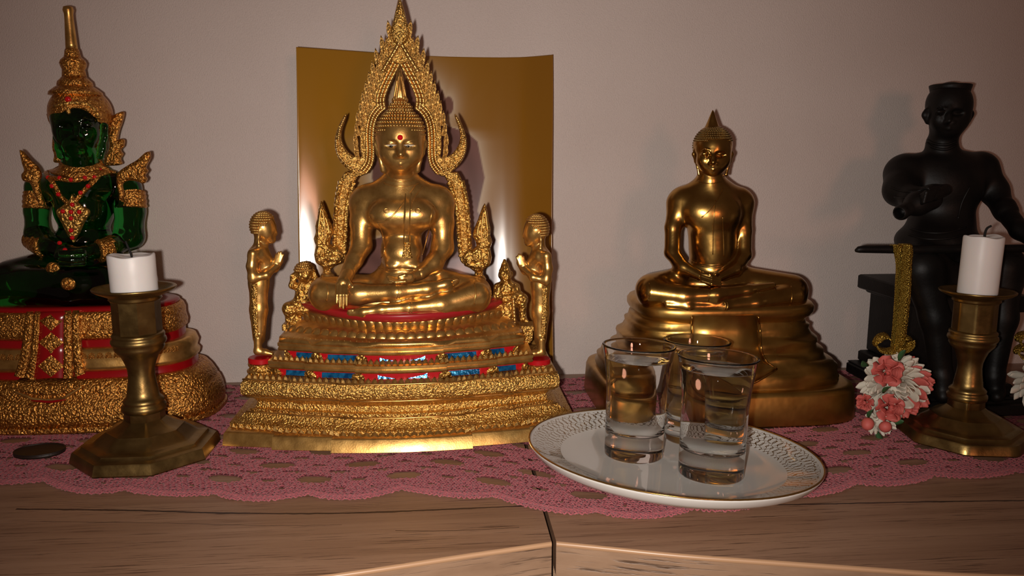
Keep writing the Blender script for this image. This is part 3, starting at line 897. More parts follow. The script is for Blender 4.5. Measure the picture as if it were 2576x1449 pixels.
def shot_glass(px, py, label, rb, rt, hgt, fill):
    # stand on the plate well (tilted plane), upright within a degree or two
    d = ray(px, py); n = np.array(pn); q0 = PC-n*9.2
    p = CAM+d*((n @ (q0-CAM))/(n @ d))+np.array([0, 0, 0.35])
    g = thing('shot_glass', p, label, 'glass', 'shot glasses of water on the plate')
    g.rotation_euler = frame((0, 0, 0), Vector((1, 0, PTA*.55)), Vector((0, 1, PTB*.55))).to_euler()
    ORIG[g.name] = np.zeros(3)
    wall = 1.7
    def rad(z):
        u = z/hgt; return rb+(rt-rb)*(0.14*u+0.86*max(u-.52, 0)**1.8/.2668)
    zo = np.linspace(1.2, hgt-1.0, 26)
    outer = [(0.3, 0.5), (rb-3.2, 0.35), (rb-1.6, 0.0), (rb-.5, .3)]+[(rad(z), z) for z in zo]
    lip = [(rad(hgt)+.15, hgt-.5), (rad(hgt)-.3, hgt), (rad(hgt)-1.1, hgt+.05), (rad(hgt)-1.6, hgt-.5)]
    zb = hgt*.20
    zi = np.linspace(hgt-1.4, zb+4.5, 24)
    inner = [(rad(z)-wall, z) for z in zi]+[(rad(zb+4)-wall-.5, zb+3), (rad(zb)-wall-2.4, zb+1.2), (rad(zb)-wall-6, zb+.3), (0.3, zb)]
    zf = hgt*fill
    wet = [(r, z) for r, z in inner if z < zf-.01]; dry = [(r, z) for r, z in inner if z >= zf-.01]
    rim_w = rad(zf)-wall
    gb = add('glass_body', lathe((0, 0, 0), outer+lip+dry+[(rim_w, zf)], 72, caps=False), M['glass'], g)
    V1, F1 = lathe((0, 0, 0), ([(rim_w, zf)]+wet)[::-1], 72, caps=False)              # wetted glass wall, facing the glass
    V2, F2 = lathe((0, 0, 0), [(rim_w, zf), (rim_w-1.0, zf-.5), (rim_w-2.6, zf-.75), (rim_w-6, zf-.85), (0.3, zf-.85)], 72, caps=False)
    wb = add('water', join((V1, F1), (V2, F2)), [M['glass_water'], M['water']], g, label='clear water', mi=[0]*len(F1)+[1]*len(F2))
    return p
shot_glass(1738, 1105, 'shot glass of water standing at the back of the plate, between the other two', 19.4, 23.9, 74, .90)
shot_glass(1593, 1144, 'shot glass of water standing on the left of the plate', 19.6, 24.2, 75.5, .88)
shot_glass(1787, 1193, 'shot glass of water standing nearest on the plate, at the front', 20.3, 24.9, 76.5, .90)
# ------------------------------------------------------------------ gilded Buddha under a flame arch, on a stepped base
CXM, BACK = -32.0, 636.0
gold_statue = thing('gilded_buddha_statue', (CXM, 585, 1.6), 'gilded seated Buddha under a pointed flame arch on a stepped base with blue panes', 'statue')

def outline(W, Yf, Ye, z, cuts, step, pw=1.7):
    """front polyline from left to right in facets that step back at the cuts, then the back corners"""
    f = lambda x: Yf+(Ye-Yf)*(abs(x)/W)**pw
    s = [-1]+[-c for c in cuts[::-1]]+list(cuts)+[1]
    mid = len(cuts)
    pts = []
    for i in range(len(s)-1):
        lvl = abs(i-mid)*step
        for x in np.linspace(s[i]*W, s[i+1]*W, 5):
            pts.append((CXM+x, f(x)+lvl, z))
    pts += [(CXM+W, BACK, z), (CXM-W, BACK, z)]
    return np.array(pts)
CUT_A, CUT_B = (0.385, 0.715), (0.335, 0.715)
def tiers(rows, cuts, step): return loft([outline(W, Yf, Ye, z, cuts, step) for z, W, Yf, Ye in rows])
def front_line(W, Yf, Ye, z, cuts, step): return outline(W, Yf, Ye, z, cuts, step)[:-2]

plinth = add('plinth', tiers([(1.6, 129.6, 525.6, 541), (2.2, 130.3, 524.8, 540.5), (10.4, 129.6, 527.6, 543), (11.4, 128.8, 528.6, 544), (11.9, 127, 531, 546)], CUT_A, 4.4), M['gold'], gold_statue, 'auto')
base_band = add('lower_base', tiers([(11.5, 126.5, 531, 556), (15.5, 127.5, 530.5, 556), (17.0, 124, 533, 558), (19.5, 119, 536.5, 559), (22.3, 116.5, 538, 559), (23.0, 113, 540, 559), (25.5, 112.5, 540, 558), (26.2, 108.5, 542.5, 559),
                              (30.5, 107, 543, 559), (33.5, 108.5, 540.5, 556), (36.2, 111, 536, 552), (38.0, 113.8, 531.5, 548), (40.0, 115.2, 529.8, 546), (44.0, 115.6, 529.3, 545.5), (48.0, 115.2, 529.6, 547), (50.4, 113.6, 531, 550), (50.8, 108, 537, 556)], CUT_A, 2.2), M['ornate_fine'], gold_statue, 'auto')
for z, W, Yf, Ye, r in ((37.0, 112.6, 534.0, 550, .75), (22.8, 115.6, 538.2, 559, .8), (50.3, 114.4, 530.4, 549, .65)):
    add('bead_moulding', sweep(front_line(W, Yf, Ye, z, CUT_A, 2.2), r, 8), M['gold'], gold_statue)

def storey(z0, W, Yf, Ye, cuts, panes):
    """a red recess with blue panes under a gold moulding"""
    rec = add('red_recess', tiers([(z0, W-6.5, Yf+8.0, Ye+5), (z0+7.6, W-6.5, Yf+8.0, Ye+5)], cuts, 2.4), M['red'], gold_statue, False)
    mo = add('moulding', tiers([(z0+6.2, W-3.5, Yf+4.6, Ye+3), (z0+6.5, W-1.2, Yf+1.6, Ye+1), (z0+7.8, W-.3, Yf+.4, Ye), (z0+9.4, W-1.0, Yf+1.4, Ye+1), (z0+10.0, W-.4, Yf+.4, Ye), (z0+12.2, W-.3, Yf+.3, Ye), (z0+12.8, W-2, Yf+3, Ye+2), (z0+13.0, W-9, Yf+9, Ye+8)], cuts, 2.4), M['gold'], gold_statue, 'auto')
    ln = front_line(W-6.5, Yf+8.0, Ye+5, z0, cuts, 2.4)
    for i, a, b in panes:
        seg = ln[i*5:(i+1)*5]
        p, q = seg[0]+(seg[-1]-seg[0])*a, seg[0]+(seg[-1]-seg[0])*b
        d = q-p; nrm = np.array([d[1], -d[0], 0])/np.linalg.norm(d[:2])
        # blue pane, leaning back a little, and its red frame
        ring = lambda o, zz, e: np.array([p-e*d/np.linalg.norm(d)+nrm*o, q+e*d/np.linalg.norm(d)+nrm*o, q+e*d/np.linalg.norm(d)+nrm*(o-1.5), p-e*d/np.linalg.norm(d)+nrm*(o-1.5)])+np.array([0, 0, zz])
        fr = add('pane_frame', loft([ring(1.4, 1.2, 1.4), ring(.7, 5.6, 1.4)]), M['red'], gold_statue, False)
        add('blue_pane', loft([ring(2.3, 1.0, 0), ring(1.3, 4.6, 0)]), M['blue'], gold_statue, False)
    # corner leaves that brace the moulding at every facet end
    for i in range(5):
        seg = front_line(W-4.5, Yf+5.2, Ye+4, z0, cuts, 2.4)[i*5:(i+1)*5]
        for e in (0, -1):
            p = seg[e]; w = 2.2 if e == 0 else -2.2
            dx = (seg[-1]-seg[0])/np.linalg.norm(seg[-1]-seg[0])
            V = np.array([p+(0, -1.6, 1.0), p+dx*w*2.2+(0, -.8, 1.2), p+dx*w*.9+(0, -2.4, 3.2), p+dx*w*1.9+(0, -1.6, 4.4), p+dx*w*.8+(0, -2.2, 5.6), p+(0, -2.4, 7.4), p+(0, 2, 7.4), p+(0, 2, 1.0), p+dx*w*2.2+(0, 2, 1.2), p+dx*w*.8+(0, 2, 5.6)])
            add('corner_leaf', (V, [(0, 1, 2), (2, 1, 3), (2, 3, 4), (0, 2, 4, 5), (5, 4, 9, 6), (0, 7, 8, 1), (3, 1, 8, 9, 4), (0, 5, 6, 7)]), M['ornate'], gold_statue, False)
storey(50.4, 97, 533, 552, CUT_B, [(0, .25, .95), (1, .22, .92), (2, .22, .44), (2, .57, .80), (3, .08, .74), (4, .08, .72)])
storey(62.6, 90.5, 536.5, 556, CUT_B, [(0, .30, .92), (1, .22, .90), (2, .22, .44), (2, .57, .80), (3, .08, .80), (4, .08, .62)])
add('upper_base', tiers([(74.2, 87, 541, 564), (75.4, 89.4, 537.5, 562), (78.4, 89.6, 537.4, 566), (79.2, 87, 541, 570), (80.5, 84.5, 543.5, 573), (84.4, 80, 547.5, 580), (85.6, 75, 552, 585), (88.0, 74.0, 551.5, 588), (91.0, 75.5, 548.5, 591), (92.0, 75.6, 548, 592)], (0.34, 0.72), 0.0), M['gold'], gold_statue)
def cush_ring(k, dy, z):
    x = np.linspace(-1, 1, 33); W = 80.0*k
    fr = [(CXM+t*W, 541.5+dy+(598-541.5)*abs(t)**2.0, z) for t in x]
    bk = [(CXM+t*W*.985, 604+24*(1-abs(t)**2), z) for t in x[::-1][1:-1]]
    return np.array(fr+bk)
cushion = add('red_cushion', loft([cush_ring(*q) for q in ((.93, 5.0, 91.4), (.965, 2.6, 92.2), (.99, .6, 94.4), (1.0, -.4, 97.0), (.995, .2, 97.8), (.96, 4.0, 98.2))]), M['dull_red'], gold_statue, label='dull red lacquered seat edge')
add('red_seat_top', loft([cush_ring(.957, 4.6, 98.0), cush_ring(.95, 5.4, 98.6)]), M['red'], gold_statue, label='bright red seat top')

# lotus petals and pointed leaves: each its own piece
def petal_mesh(name, kind, mt):
    if kind == 'tri':
        V = [(-.5, 0, 0), (.5, 0, 0), (.36, 0, .5), (0, 0, 1.05), (-.36, 0, .5), (0, .55, .18), (0, .34, .62), (-.46, .12, 0), (.46, .12, 0)]
        Fc = [(0, 7, 4), (7, 5, 6, 4), (4, 6, 3), (8, 2, 6, 5), (2, 3, 6), (1, 2, 8), (7, 8, 5), (0, 1, 8, 7), (0, 4, 3, 2, 1)]
    else:   # rounded lotus petal
        V, Fc = [], []
        rows_ = [(0, .40, .10), (.25, .50, .34), (.6, .50, .42), (.88, .36, .34), (1.0, .14, .20)]
        for z, w, b in rows_:
            for t in (-1, -.55, 0, .55, 1):
                V.append((w*t, b*(1-t*t*.85), z))
        for i in range(4):
            for k in range(4):
                a = i*5+k; Fc.append((a, a+1, a+6, a+5))
        Fc.append((20, 21, 22, 23, 24)); Fc.append((0, 4, 3, 2, 1))
    return mesh_of(name, np.array(V, float)*10, Fc, mt, kind != 'tri')   # 10 mm piece, sized by each copy
PM_tri = petal_mesh('pointed_leaf', 'tri', M['gold']); PM_lot = petal_mesh('lotus_petal', 'lot', M['gold'])
def petal_row(name, me, parent, line, w, hgt, th, lean=0.0, skip=2.5, flip=False):
    P_ = resample(line, w)
    for i in range(len(P_)-1):
        p = (P_[i]+P_[i+1])/2; d = P_[i+1]-P_[i]
        if np.linalg.norm(d) < .6*w or abs(d[1]) > abs(d[0])*1.6: continue
        up_v = Vector((0, lean, -1 if flip else 1)).normalized()
        x = Vector(d).normalized(); y = up_v.cross(x).normalized()
        if y.y > 0: y = -y
        Mx = Matrix((x*w*.1, y*th*.1, up_v*hgt*.1)).transposed().to_4x4(); Mx.translation = Vector(p)
        inst(name, me, parent, Mx)
petal_row('pointed_leaf', PM_tri, base_band, front_line(127.3, 530, 555.5, 11.6, CUT_A, 2.6), 5.6, 5.4, 3.2, .35)
petal_row('pointed_leaf', PM_tri, base_band, front_line(124.5, 533.5, 558, 15.4, CUT_A, 2.6), 5.6, 4.6, 2.6, .8)
petal_row('pointed_leaf', PM_tri, base_band, front_line(112.8, 531.8, 550.5, 50.2, CUT_A, 2.2), 4.7, 4.0, 2.2, .3)
petal_row('pointed_leaf', PM_tri, gold_statue, front_line(94, 535.6, 553, 63.0, CUT_B, 2.4), 4.3, 4.0, 2.2, .25)
petal_row('pointed_leaf', PM_tri, gold_statue, front_line(88.8, 538.2, 565, 75.2, (.34, .72), 0), 4.6, 4.2, 2.2, .2)
petal_row('lotus_petal', PM_lot, gold_statue, front_line(85.5, 542.5, 574, 79.6, (.34, .72), 0), 7.4, 6.2, 3.0, .75)
petal_row('lotus_petal', PM_lot, gold_statue, front_line(75.2, 551, 588, 84.8, (.34, .72), 0), 6.6, 7.0, 3.2, -.30)
petal_row('lotus_petal', PM_lot, base_band, front_line(119.5, 536.5, 559, 16.5, CUT_A, 2.2), 6.6, 7.0, 2.4, 1.0)
petal_row('lotus_petal', PM_lot, base_band, front_line(108, 541.5, 558, 36.0, CUT_A, 2.2), 6.2, 6.6, 2.4, .7, flip=True)

# ---- the seated figure
b = Solid(0.75)
b.ell((1010, 712, 592), (84, 36, 24), 5)
b.ell((1011, 632, 591), (53, 66, 18), 6)
b.ell((1010, 690, 590), (64, 36, 20), 6)
b.ell((1012, 538, 590), (78, 62, 21), 8)
b.ell((968, 540, 577), (40, 32, 9), 9); b.ell((1056, 540, 577), (40, 32, 9), 9)
b.cap([(925, 506, 594, 36), (1098, 506, 594, 36)], 8)
b.cap([(1008, 478, 593, 50), (935, 500, 595, 32)], 8); b.cap([(1008, 478, 593, 50), (1085, 500, 595, 32)], 8)
b.cap([(1008, 480, 592, 39), (1008, 425, 588, 36)], 5)
b.ell((1012, 640, 578), (42, 30, 7), 8)
b.ell((992, 668, 575), (22, 12, 5), 3); b.ell((1034, 668, 575), (22, 12, 5), 3)
# arms
b.cap([(914, 514, 594, 33), (909, 560, 590, 27.5), (910, 618, 586, 26)], 8, kin=2.5)
b.cap([(910, 618, 586, 26), (891, 655, 577, 22), (872, 690, 567, 17)], 2)
b.cap([(1108, 514, 594, 33), (1113, 560, 591, 28), (1113, 622, 588, 27)], 8, kin=3)
b.cap([(1113, 624, 588, 26), (1092, 662, 578, 22), (1058, 690, 567, 15)], 4)
# legs: thighs, upper shin, lower shin
b.cap([(975, 722, 592, 34), (900, 726, 584, 32), (815, 733, 574, 37)], 5)
b.cap([(1050, 718, 592, 38), (1120, 720, 584, 38), (1197, 735, 575, 39)], 5)
b.cap([(815, 738, 568, 34), (900, 740, 560, 26), (1000, 735, 556, 21), (1075, 727, 557, 17)], 4)
b.cap([(1075, 727, 557, 17), (1120, 716, 559, 13), (1146, 708, 561, 9)], 4)
b.cap([(1199, 741, 566, 36), (1110, 766, 556, 26), (1030, 774, 552, 17), (960, 779, 551, 14)], 3)
b.cap([(960, 779, 551, 14), (915, 785, 550, 12), (880, 787, 551, 8)], 3)
b.cap([(815, 752, 572, 28), (1000, 765, 580, 28), (1200, 755, 572, 28)], 6)
body = b.build(); body = (relax(*body, 2, .5), body[1])
skin = Skin(body)
fig = add('figure', body, M['gold'], gold_statue, label='gilded seated figure touching the ground with one hand')

# hands: four fingers and a thumb each
hd = Solid(0.42)
hd.cap([(874, 690, 566, 17), (862, 714, 557.5, 17)], 2, flat=.7)
for i, (x0, x1, y1, r) in enumerate(((848, 847, 762, 4.2), (856, 855, 772, 4.4), (864.5, 863.5, 775, 4.4), (872.5, 872, 768, 4.2))):
    hd.cap([(x0, 716, 555.5, r+.4), (x0*.5+x1*.5, 742, 549.5+abs(i-2)*.4, r), (x1, y1, 549.2, r-.8)], .5)
hd.cap([(874, 705, 559, 6), (887, 722, 556, 5.2), (889, 744, 555, 4)], 1)
hv = hd.build(); add('hand', (relax(*hv, 1), hv[1]), M['gold'], gold_statue, label='hand pointing down over the shin')
hd = Solid(0.42)
hd.cap([(1058, 690, 567, 15), (1030, 699, 560, 13)], 2, flat=.7)
hd.cap([(1030, 700, 558, 12), (1012, 704, 556, 11)], 2, flat=.6)
for i, (dy, y) in enumerate(((0, 708), (2.8, 705), (5.4, 702), (7.8, 699))):
    hd.cap([(1020, y, 553.5+dy, 4.6), (996, y+2, 552.5+dy, 4.2), (976-i*1.5+3, y-3, 553.5+dy, 3.2)], .5)
hd.cap([(1034, 693, 558, 5), (1018, 692, 556, 4.6), (1004, 696, 555.5, 3.8)], 1)
hv = hd.build(); add('hand', (relax(*hv, 1), hv[1]), M['gold'], gold_statue, label='hand lying palm up in the lap')
# toes of the upturned foot and of the lower foot
toes = (Solid(0.42), Solid(0.42))
for i in range(5):
    toes[0].cap([(1140, 706+i*2.6, 557+i*.3, 3.0), (1150-i*1.2, 703+i*3.1, 557.5+i*.3, 2.6)], .6)
    toes[1].cap([(888, 780+i*2.6, 549.5, 3.0), (876+i*.8, 781+i*2.8, 549.8, 2.5)], .6)
for q in toes:
    hv = q.build(); add('toes', (relax(*hv, 1), hv[1]), M['gold'], gold_statue)

# robe: shoulder cloth, falling flap, seams
add('shoulder_cloth', skin.strip([(1018, 487), (1014, 560), (1014, 640)], [(1037, 487), (1033, 560), (1032, 640)], .9), M['gold'], gold_statue)
add('cloth_end', skin.strip([(1015, 612), (1014, 626), (1010, 647)], [(1031, 612), (1032, 626), (1037, 647)], 1.8, 3), M['ornate_fine'], gold_statue, label='pleated end of the falling cloth')
seams = [skin.seam(q, .55) for q in ([(1048, 463), (1022, 500), (995, 535), (966, 558), (950, 561)], [(1063, 470), (1042, 500), (1034, 530)], [(950, 560), (962, 590), (967, 630), (955, 655), (944, 668)],
         [(945, 668), (970, 679), (1010, 677), (1050, 679), (1075, 668)], [(1090, 520), (1082, 560), (1076, 610), (1062, 640)], [(955, 676), (985, 683), (1008, 681), (1040, 683), (1066, 676)],
         [(822, 716), (825, 735), (821, 757)], [(1000, 722), (1003, 735), (999, 752)], [(1006, 721), (1009, 735), (1005, 751)], [(1030, 763), (1033, 775), (1028, 789)], [(1036, 762), (1039, 774), (1034, 789)],
         [(1194, 712), (1197, 735), (1193, 765)], [(968, 447), (988, 455), (1010, 457), (1030, 455), (1048, 448)], [(966, 461), (988, 467), (1010, 469), (1032, 467), (1052, 462)])]
for q in seams: add('robe_seam', q, M['gold'], gold_statue)
for cx, cy in ((972, 530), (1051, 530)):
    t = np.linspace(0, 2*np.pi, 14, endpoint=False)
    P_ = np.array([skin.hit(cx+6*math.cos(a), cy+5.5*math.sin(a))[0] for a in t])
    add('chest_ring', sweep(P_, .5, 6, closed=True), M['gold'], gold_statue)

# ---- head
def sculpt_head(sd, f, Yf, s=1.0):
    """f(x, y) maps face pixels (reference face, centre 1008,375) to picture pixels; Yf = depth of the face front"""
    E = lambda x, y, dY, r, k, **kw: sd.ell((*f(x, y), Yf+dY*s), (r[0]*s, r[1]*s, r[2]*s), k, **kw)
    Cc = lambda pts, k, **kw: sd.cap([(*f(x, y), Yf+dY*s, r*s) for x, y, dY, r in pts], k, **kw)
    E(1007, 335, 18, (60, 58, 19), 3*s)
    E(1008, 372, 14.5, (51, 60, 15.5), 8*s)
    E(1008, 404, 9, (35, 26, 9.5), 6*s)
    E(1008, 421, 7.0, (15, 10, 4.5), 4*s)
    E(976, 384, 8.8, (20, 21, 7), 6*s); E(1040, 384, 8.8, (20, 21, 7), 6*s)
    # sockets, then lids, brows, nose, lips
    E(983, 364, -0.6, (18, 8, 3.0), 2.5*s, sub=True); E(1031, 364, -0.6, (18, 8, 3.0), 2.5*s, sub=True)
    Cc([(1007, 350, 1.6, 5), (1007, 372, -0.8, 5.6), (1008, 388, -3.2, 7.4)], 3*s)
    E(998, 393, 0.2, (6.5, 5, 2.4), 1.6*s); E(1018, 393, 0.2, (6.5, 5, 2.4), 1.6*s)
    for m in (-1, 1):
        x = lambda q: 1007+m*q
        Cc([(x(4), 357, 0.9, 2.2), (x(12), 347.5, 0.8, 2.6), (x(24), 344.5, 1.6, 2.6), (x(38), 351, 4.6, 1.8)], 1.2*s)
        E(x(24), 360.5, 2.6, (15, 6.5, 2.9), 1.2*s)
        Cc([(x(8), 367.5, 2.2, 1.6), (x(24), 371, 1.4, 1.8), (x(40), 366, 5.0, 1.2)], 1.0*s)
    Cc([(989, 404.5, 3.4, 2.4), (999, 400.5, .9, 3.4), (1008, 402, .2, 3.4), (1017, 400.5, .9, 3.4), (1027, 405, 3.4, 2.4)], 1.2*s)
    Cc([(995, 409.5, 2.4, 2.6), (1008, 412, .8, 4.4), (1021, 409.5, 2.4, 2.6)], 1.2*s)
def ears(sd, f, Yf, s=1.0, out=0):
    for m in (-1, 1):
        q = lambda x, y: f(1007+m*x, y)
        sd.cap([(*q(57+out, 348), Yf+19*s, 6*s), (*q(61+out, 362), Yf+20*s, 7*s), (*q(55, 385), Yf+20*s, 5.5*s), (*q(49, 405), Yf+20*s, 4.5*s), (*q(44, 428), Yf+19.5*s, 6.5*s)], 1.2*s, flat=.7)
        sd.cap([(*q(52, 350), Yf+17*s, 4*s), (*q(51, 390), Yf+18*s, 4*s)], 1.2*s)
        sd.cap([(*q(44.5, 423), Yf+16.2*s, 1.8*s), (*q(44, 432), Yf+16.4*s, 1.8*s)], .6*s, sub=True)
hs = Solid(0.42)
idf = lambda x, y: (x, y)
sculpt_head(hs, idf, 566.0)
ears(hs, idf, 566.0)
hs.cap([(1008, 432, 586, 36), (1008, 415, 584, 34)], 4)
head = hs.build(); head = (relax(*head, 1, .4), head[1])
add('head', head, M['gold'], gold_statue)
hskin = Skin(head)
# curls of hair over the skull, with a knot and a flame finial
def curls(P0, ax, ok, r, n, seed=1, c=(0, 0, 0)):
    """points on an ellipsoid in rings"""
    out = []
    for i in range(n):
        ph = math.pi*(i+.5)/(2*n)*1.35
        m = max(int(round(2*math.pi*math.sin(ph)*1.05*n/1.6)), 1)
        for k in range(m):
            th = 2*math.pi*(k+.5*(i % 2))/m
            d = np.array([math.sin(ph)*math.cos(th), math.sin(ph)*math.sin(th), math.cos(ph)])
            p = P0+ax*d
            if ok(p, d): out.append(ico(p, r, 1))
    return out
hc = U(1007, 333, 584.5); s_ = mpp(hc)
hairline = U(1007, 321, 566)[2]
def okc(p, d):
    xx = abs(p[0]-hc[0])/s_
    lim = hairline - (0 if xx < 25 else (xx-25)*1.55*s_)
    return p[2] > (lim if d[1] < .15 else hc[2]-14)
curl = curls(hc, np.array([61*s_, 19.4, 58*s_]), okc, 1.08, 12)
kc = U(1007, 276, 586)
curl += curls(kc, np.array([29*s_, 9.5, 21*s_]), lambda p, d: p[2] > kc[2]-2, 1.0, 6)
kn = Solid(0.6); kn.ell((1007, 276, 586), (28, 20, 9), 1)
kv = kn.build()
add('hair_curls', join((hc+np.array([0, 0, 0])+(_IV*0.1), _IF), kv, *curl), M['gold'], gold_statue, label='rows of tight round hair curls')
fi = Solid(0.5)
fi.poly([(986, 258), (985, 250), (990, 244), (992, 230), (994, 210), (997, 190), (1001, 174), (1005, 164), (1009, 174), (1013, 190), (1017, 210), (1021, 230), (1023, 244), (1027, 250), (1026, 258)], 586, 2.2, 1.0, 1, pillow=.9)
fv = fi.build()
fin = add('flame_finial', fv, M['gold'], gold_statue)
fs = Skin(fv)
add('finial_ribs', join(*[fs.seam(q, .5) for q in ([(996, 252), (999, 225), (1003, 190)], [(1006, 252), (1006, 220), (1006, 180)], [(1016, 252), (1014, 225), (1009, 190)], [(990, 252), (994, 230), (999, 200)], [(1022, 252), (1018, 230), (1012, 200)])]), M['gold'], fin)
# eyes and the red gem
for ex, sg in ((984, -1), (1029, 1)):
    sh = [hskin.hit(x, y, .25)[0] for x, y in ((ex-15, 364.8), (ex-8, 363.2), (ex, 363), (ex+8, 363.2), (ex+15, 364.8), (ex+8, 367.8), (ex, 369), (ex-8, 367.8))]
    ctr = hskin.hit(ex, 366, .55)[0]
    add('eye', (np.array(sh+[ctr]), [(i, (i+1) % 8, 8) for i in range(8)][::-1]), M['eye_white'], gold_statue, label='white painted eye')
    px_ = ex+(0 if sg < 0 else -3)
    add('pupil', ico(hskin.hit(px_, 368, .1)[0], (1.3, .8, 1.15), 2), M['eye_black'], gold_statue, label='black pupil')
gp = hskin.hit(1006.5, 346)
add('forehead_gem', ico(gp[0], (2.0, 1.3, 2.0), 2), M['gem'], gold_statue, False, label='round red gem')

# ---- flame arch behind the figure
AY = 607.0
def mir(pts): return [(2*(1006+(q[1]-163)*0.0125)-q[0], q[1]) for q in pts]
outer = [(1006, -14), (1000, 8), (996, 30), (990, 58), (976, 92), (960, 128), (948, 164), (938, 198), (928, 230), (918, 262), (910, 290), (906, 320), (906, 350), (907, 380), (912, 398)]
lobe = [(904, 405), (893, 415), (884, 428), (890, 438), (905, 443)]
inner = [(922, 438), (935, 420), (941, 400), (942, 375), (941, 345), (943, 318), (949, 298), (959, 284), (971, 274), (968, 252), (974, 230), (985, 205), (996, 183), (1006, 163)]
left = list(map(tuple, spline(outer, 60)))+lobe+list(map(tuple, spline(inner, 50)))
full = left[:-1]+[left[-1]]+mir(left[::-1])[1:-1]
ar = Solid(0.62)
ar.poly(full, AY, 2.6, 1.0, 1)
horn = [(872, 284), (862, 297), (851, 320), (843.5, 346), (843, 370), (849, 392), (861, 412), (878, 428), (896, 438), (912, 440), (912, 398), (902, 396), (888, 391), (874, 380), (864, 364), (859, 345), (862, 323), (870, 300)]
leg = [(868, 432), (856, 455), (848, 490), (842, 530), (839, 570), (837, 610), (833, 638), (840, 660), (858, 664), (868, 650), (871, 615), (873, 580), (875, 540), (879, 500), (887, 470), (900, 446), (905, 436)]
for q in (horn, leg):
    q = list(map(tuple, spline(q+[q[0]], 70)))[:-1]
    ar.poly(q, AY, 2.4, 1.2, 1, pillow=.35); ar.poly(mir(q), AY, 2.4, 1.2, 1, pillow=.35)
crown = [(1006, -10), (996, 25), (990, 50), (984, 75), (986, 95), (996, 110), (1006, 116), (1017, 110), (1027, 95), (1029, 75), (1023, 50), (1017, 25)]
ar.poly(list(map(tuple, spline(crown+[crown[0]], 40)))[:-1], AY-2.6, 2.4, 1.2, 1.5, pillow=.6)
av = ar.build()
arch = add('flame_arch', (av[0], av[1]), M['ornate_fine'], gold_statue, label='pierced gilded flame arch')
# rope rims along the inner edge, the legs and the apex
def rope(pts, r, Y, twist=0.55, amp=.24):
    P_ = resample(spline(np.array(pts, float), 80), 2.0)
    W_ = upx(P_, Y); W_ = resample(W_, 0.55)
    s = np.arange(len(W_))
    rr = r*(1+amp*np.sin(s*twist*2))
    return sweep(W_, rr, 8)
off = lambda pts, d: [(x-d, y) for x, y in pts]
rims = []
loop_in = inner
cen = lambda pts, d: [(p[0]+d*n[0], p[1]+d*n[1]) for p, n in zip(pts, nrm2(pts))]
def nrm2(pts):
    P_ = np.array(pts, float); T = np.gradient(P_, axis=0); T /= np.linalg.norm(T, axis=1, keepdims=True)
    return np.stack([-T[:, 1], T[:, 0]], 1)
up_in = inner[8:]; lo_in = inner[:9]
for d, r in ((-3, 1.15), (-11, 1.5), (-19, 1.0)):
    for part in (cen(up_in, d), cen(lo_in, d)):
        rims += [rope(part, r, AY-3.9, .5, .13), rope(mir(part), r, AY-3.9, .5, .13)]
for q in rims: add('rope_rim', q, M['gold'], arch)
lg = []
for pts in ([(858, 455), (850, 490), (846, 530), (844, 570), (842, 610), (842, 640)], [(890, 458), (880, 490), (872, 530), (869, 570), (867, 610), (864, 645)]):
    lg += [rope(pts, 2.0, AY-2.9, .42, .13), rope(mir(pts), 2.0, AY-2.9, .42, .13)]
for q in lg: add('rope_leg', q, M['ornate'], arch)
ap = rope([(962, 180), (980, 150), (997, 122), (1006, 106), (1016, 122), (1033, 150), (1052, 181)], 1.5, AY-4.8, .5, .12)
add('apex_rib', ap, M['gold'], arch)
for hx in ([(846, 350), (850, 385), (866, 408), (888, 424), (906, 430)], [(868, 294), (855, 325), (852, 352), (858, 374)]):
    for q in (hx, mir(hx)):
        add('horn_rib', rope(q, .8, AY-3.3), M['gold'], arch)
for sx, sy in ((893, 402), (912, 404), (997, 72), (1015, 72), (999, 90), (1014, 90)):
    for X in ((sx, sy), mir([(sx, sy)])[0]) if sx < 950 else ((sx, sy),):
        t = np.linspace(0, 4.2*np.pi, 26); rr = np.linspace(1, 6.5, 26)
        P_ = np.array([U(X[0]+a*math.cos(q), X[1]+a*math.sin(q), AY-3.2-(2.6 if sx > 950 else 0)) for a, q in zip(rr, t)])
        add('scroll', sweep(P_, .6, 6), M['gold'], arch)
